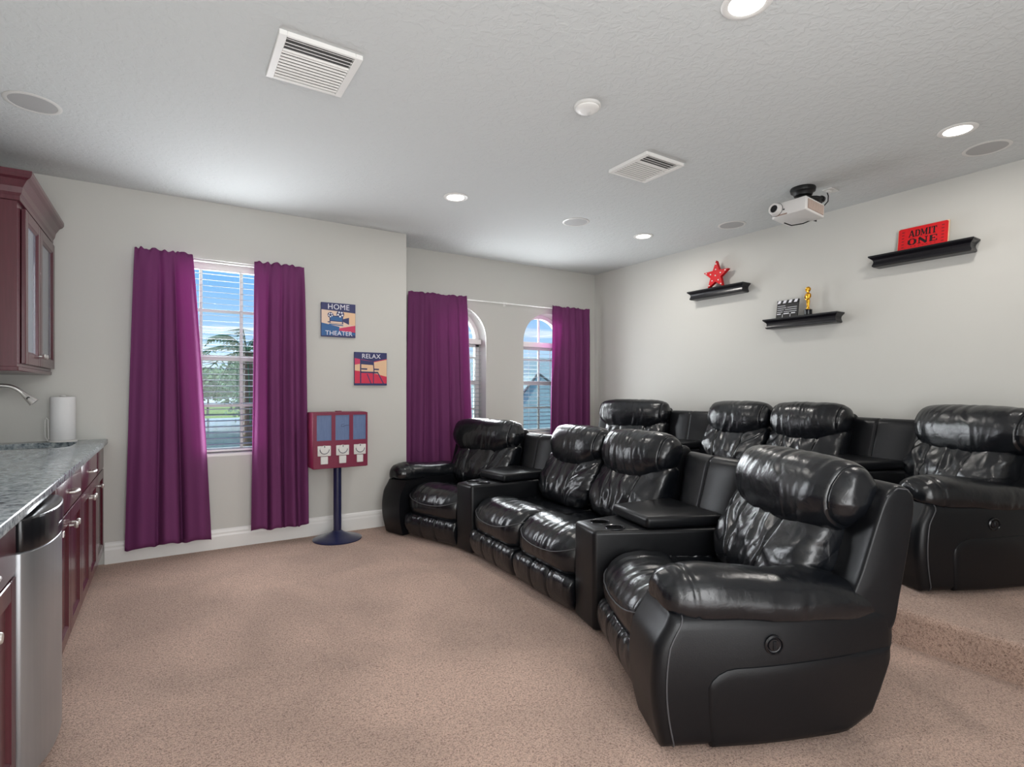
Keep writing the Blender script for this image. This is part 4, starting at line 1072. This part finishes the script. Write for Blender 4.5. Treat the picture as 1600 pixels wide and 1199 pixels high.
def projector():
    t = empty('projector', 'white video projector hanging from the ceiling on a black mount', 'projector', (3.90, 2.215, 2.56))
    th = (0, R_(5), 0)
    # body axes: -x is the lens side, -y the vent side
    bm = nb(); prism(bm, [(-.138, -.128), (.105, -.128), (.112, -.12), (.112, .125), (.10, .135), (-.115, .135), (-.140, .10)], -.050, .050, 'Z', .008, 3)
    b = finish(bm, 'projector_body', M['projb'], t, (0, 0, 0), th, angle=35)
    def p(name, m, bm, **k): return finish(bm, name, M[m], b, **k)
    bm = nb(); lathe(bm, [(.047, .010), (.047, -.006), (.044, -.012), (.040, -.034), (.036, -.037), (.028, -.034), (.026, -.010), (0, -.010)], (-.140, .088, .004), 32, 'X'); p('lens_ring', 'projb', bm)
    bm = nb(); lathe(bm, [(.0268, -.030), (.018, -.023), (0, -.019)], (-.140, .088, .004), 28, 'X'); p('lens', 'blackp', bm)
    bm = nb(); lathe(bm, [(.0495, .004), (.0495, -.003), (.046, -.003)], (-.139, .088, .004), 32, 'X'); p('lens_gasket', 'blackm', bm)
    bm = nb(); box(bm, -.1415, -.137, .005, .095, -.047, -.038, .001, 1); p('foot_slot', 'projg', bm)
    bm = nb(); cyl(bm, (-.139, .030, -.008), .006, .006, 'X', 12); p('ir_window', 'blackp', bm)
    bm = nb(); box(bm, -.112, .092, -.1300, -.127, -.034, .036, .0012, 1); g = p('side_grille', 'projg', bm)
    for k in range(15):
        x = -.104+.0136*k; bm = nb(); prism(bm, [(x, -.032), (x+.004, -.032), (x+.004, .034), (x, .034)], -.1325, -.129, 'Y'); finish(bm, 'grille_bar', M['cream2'], g, smooth=False)
    # mount: ceiling plate, post, arms
    cz = CEIL-2.56
    bm = nb(); lathe(bm, [(0, 0), (.082, 0), (.086, -.008), (.082, -.030), (.066, -.040), (.060, -.058), (.040, -.064), (0, -.064)], (.035, -.012, cz), 28); mt = finish(bm, 'ceiling_mount', M['blackm'], t)
    bm = nb(); cyl(bm, (.035, -.012, cz-.06), .022, .06, 'Z', 20); lathe(bm, [(0, .026), (.046, .020), (.050, 0), (.046, -.018), (0, -.024)], (.035, -.012, cz-.085), 20); finish(bm, 'swivel', M['blackm'], mt)
    for a in (25, 115, 205, 295):
        e = (.035+.105*math.cos(R_(a)), -.012+.105*math.sin(R_(a))); bm = nb()
        tube(bm, [(.035, -.012, cz-.092), (.035+.06*math.cos(R_(a)), -.012+.06*math.sin(R_(a)), cz-.095), (e[0], e[1], cz-.105), (e[0], e[1], .050)], .012, 8)
        cyl(bm, (e[0], e[1], .057), .018, .016, 'Z', 14); finish(bm, 'mount_arm', M['blackm'], mt)
    bm = nb(); tube(bm, [(.035, -.03, cz-.085), (.10, -.07, cz-.08), (.135, -.09, cz-.085)], .020, 10); lathe(bm, [(0, -.010), (.024, -.010), (.024, .010), (0, .010)], (.138, -.092, cz-.085), 14, 'X'); finish(bm, 'tilt_knob', M['blackm'], mt)
    bm = nb(); tube(bm, [(.225, -.085, cz-.012), (.215, -.10, cz-.05), (.18, -.115, cz-.10), (.135, -.105, cz-.145), (.112, -.09, -.01)], .0042, 8); finish(bm, 'power_cable', M['blackp'], t)
    bm = nb(); tube(bm, [(-.02, .10, -.055), (.01, .06, -.080), (.06, 0, -.072), (.10, -.04, -.050), (.125, -.06, -.060), (.135, -.05, -.035), (.112, -.04, -.02)], .0042, 8); finish(bm, 'signal_cable', M['blackp'], t)
M['cream2'] = mat('warm_white_plastic', rgb(206, 190, 180), .5)
projector()
t = empty('ceiling_outlet', 'small white outlet plate on the ceiling behind the projector', 'outlet', (4.145, 2.115, CEIL))
bm = nb(); box(bm, -.055, .055, -.035, .035, -.006, .001, .002, 1); finish(bm, 'cover_plate', M['plasticw'], t)
bm = nb(); box(bm, -.02, .02, -.014, .014, -.022, -.005, .003, 1); finish(bm, 'plug', M['plasticw'], t, (-.02, 0, 0))

# ------------------------------------------------------------------ outside the windows (upper floor)
GZ = -3.3
bm = nb(); box(bm, -90, 120, Y2+.6, 190, GZ-.2, GZ); struct(finish(bm, 'lawn', M['soil'], smooth=False))
bm = nb(); prism(bm, [(-60, 34), (30, 36), (70, 44), (80, 80), (40, 104), (-30, 100), (-70, 80)], GZ, GZ+.02, 'Z'); struct(finish(bm, 'pond', M['water'], smooth=False))
def crown(bm, c, r, n, size, rnd):
    for _ in range(n):
        d = Vector((rnd.gauss(0, 1), rnd.gauss(0, 1), rnd.gauss(0, 1))).normalized()*rnd.uniform(.55, 1.0)
        p = Vector(c)+Vector((d.x*r[0], d.y*r[1], d.z*r[2]))*(1+.22*noise.noise(d*2.5+Vector(c)))
        a = Vector((rnd.gauss(0, 1), rnd.gauss(0, 1), rnd.gauss(0, 1))).normalized()*size; b = a.orthogonal().normalized()*size*.6
        bm.faces.new([bm.verts.new(p+q) for q in (-a, b, a, -b)])
def tree(x, y, h, r, m, label, seed, ls=.26):
    rnd = random.Random(seed)
    t = empty('tree', label, 'tree', (x, y, GZ), 0, 'trees beyond the lawn')
    bm = nb(); tube(bm, [(0, 0, .001), (.1, 0, h*.3), (0, .1, h*.75)], lambda q: .22*(1-.6*q), 8); finish(bm, 'trunk', M['bark'], t)
    bm = nb()
    for k in range(5):
        a = 2*PI*k/5+rnd.random(); crown(bm, (r*.5*math.cos(a), r*.5*math.sin(a), h*.62+rnd.uniform(-.1, .22)*h), (r*.62, r*.62, h*.30), 320, ls, rnd)
    o = finish(bm, 'foliage', M[m], t, smooth=False)
TREES = ((4.6, 38, 7.0, 1.9, 'leaf', .16), (6.5, 118, 8.6, 4.0, 'leaf2', .5), (13.0, 126, 9.6, 4.0, 'leaf', .5), (-1.0, 122, 10.2, 4.0, 'leaf', .5), (20.5, 120, 8.8, 4.0, 'leaf2', .5), (-9.0, 126, 9.0, 4.0, 'leaf2', .5))
LB = ('nearer dark leafy tree right behind the palm', 'pale low tree in the middle of the far treeline', 'darker tree right of the pale one on the far treeline', 'darker tree left of the pale one on the far treeline', 'pale tree at the right end of the far treeline', 'pale tree at the left end of the far treeline')
for k, (a, lb) in enumerate(zip(TREES, LB)): tree(*a[:5], lb, 40+k, a[5])
def palm(x, y, h):
    t = empty('palm_tree', 'palm tree with drooping fronds outside the square-topped window', 'palm', (x, y, GZ)); rnd = random.Random(5)
    bm = nb(); tube(bm, [(0, 0, 0), (.1, 0, h*.4), (.02, .05, h*.8), (0, 0, h)], lambda q: .16*(1-.35*q), 10); finish(bm, 'trunk', M['bark'], t)
    for k in range(22):
        a = 2*PI*k/22*3.1+rnd.random()*.4; el = rnd.uniform(-.35, 1.15); L = rnd.uniform(1.3, 1.75); bm = nb(); prev = None
        dirv = Vector((math.cos(a), math.sin(a), 0)); side = Vector((-math.sin(a), math.cos(a), 0)); pts = []
        for q in range(13):
            s = q/12; pts.append(dirv*(L*s*math.cos(el)*(1-.12*s))+Vector((0, 0, L*s*math.sin(el)-.85*L*s*s*.8)))
        tube(bm, pts, .012, 5)
        for q in range(2, 13):
            for sg in (-1, 1):
                w = .42*math.sin(PI*min(1, .12+.86*q/12)); p = pts[q]; tip = p+side*sg*w+dirv*w*.55+Vector((0, 0, -.28*w)); e = dirv*.035
                bm.faces.new([bm.verts.new(v) for v in (p-e, tip, p+e)])
        finish(bm, 'frond', M['palm'], t, (0, 0, h), smooth=False)
palm(1.40, 12.5, 5.35)
# neighbouring house with a shingled roof, seen through the right arched window
def house(x, y):
    t = empty('outside_house', 'neighbouring house with a grey-green shingled roof beyond the arched windows', 'house', (x, y, GZ))
    bm = nb(); box(bm, -5, 5, -4, 4, 0, 3.2); finish(bm, 'walls', M['stucco'], t, smooth=False)
    def roof(name, e, r, z0, z1, ax):
        bm = nb(); a, b = e
        lo = [bm.verts.new(p) for p in ((-a, -b, z0), (a, -b, z0), (a, b, z0), (-a, b, z0))]
        hi = [bm.verts.new(p) for p in (((-r, 0, z1), (r, 0, z1)) if ax else ((0, -r, z1), (0, r, z1)))]
        if ax: F = ((0, 1, 'r', 'l'), (1, 2, 'r'), (2, 3, 'l', 'r'), (3, 0, 'l'))
        else: F = ((0, 1, 'l'), (1, 2, 'r', 'l'), (2, 3, 'r'), (3, 0, 'l', 'r'))
        for f in F: bm.faces.new([lo[k] if isinstance(k, int) else hi['lr'.index(k)] for k in f])
        bm.faces.new(lo); return bm
    finish(roof('roof', (6.2, 5.4), 2.4, 3.1, 5.9, True), 'roof', M['roof'], t, smooth=False)
    finish(roof('gable', (2.4, 3.6), 2.6, 3.1, 5.0, False), 'gable_roof', M['roof'], t, (-3.9, -3.0, 0), smooth=False)
    for q in (((-2.45, -3.65), (0, -2.6)), ((2.45, -3.65), (0, -2.6))):
        bm = nb(); tube(bm, [(q[0][0]-3.9, q[0][1]-3.0, 3.14), (q[1][0]-3.9, q[1][1]-3.0, 5.04)], .03, 6); finish(bm, 'ridge_cap', M['duct'], t)
    bm = nb(); tube(bm, [(-5.6, -4.6, 3.1), (5.6, -4.6, 3.1), (5.6, 4.6, 3.1)], .07, 6); finish(bm, 'gutter', M['white'], t)
    for xx in (-1.5, 2.5):
        bm = nb(); box(bm, xx, xx+1.1, -4.03, -3.98, .9, 2.2); finish(bm, 'house_window', M['glassd'], t, smooth=False)
house(12.6, 17.9)
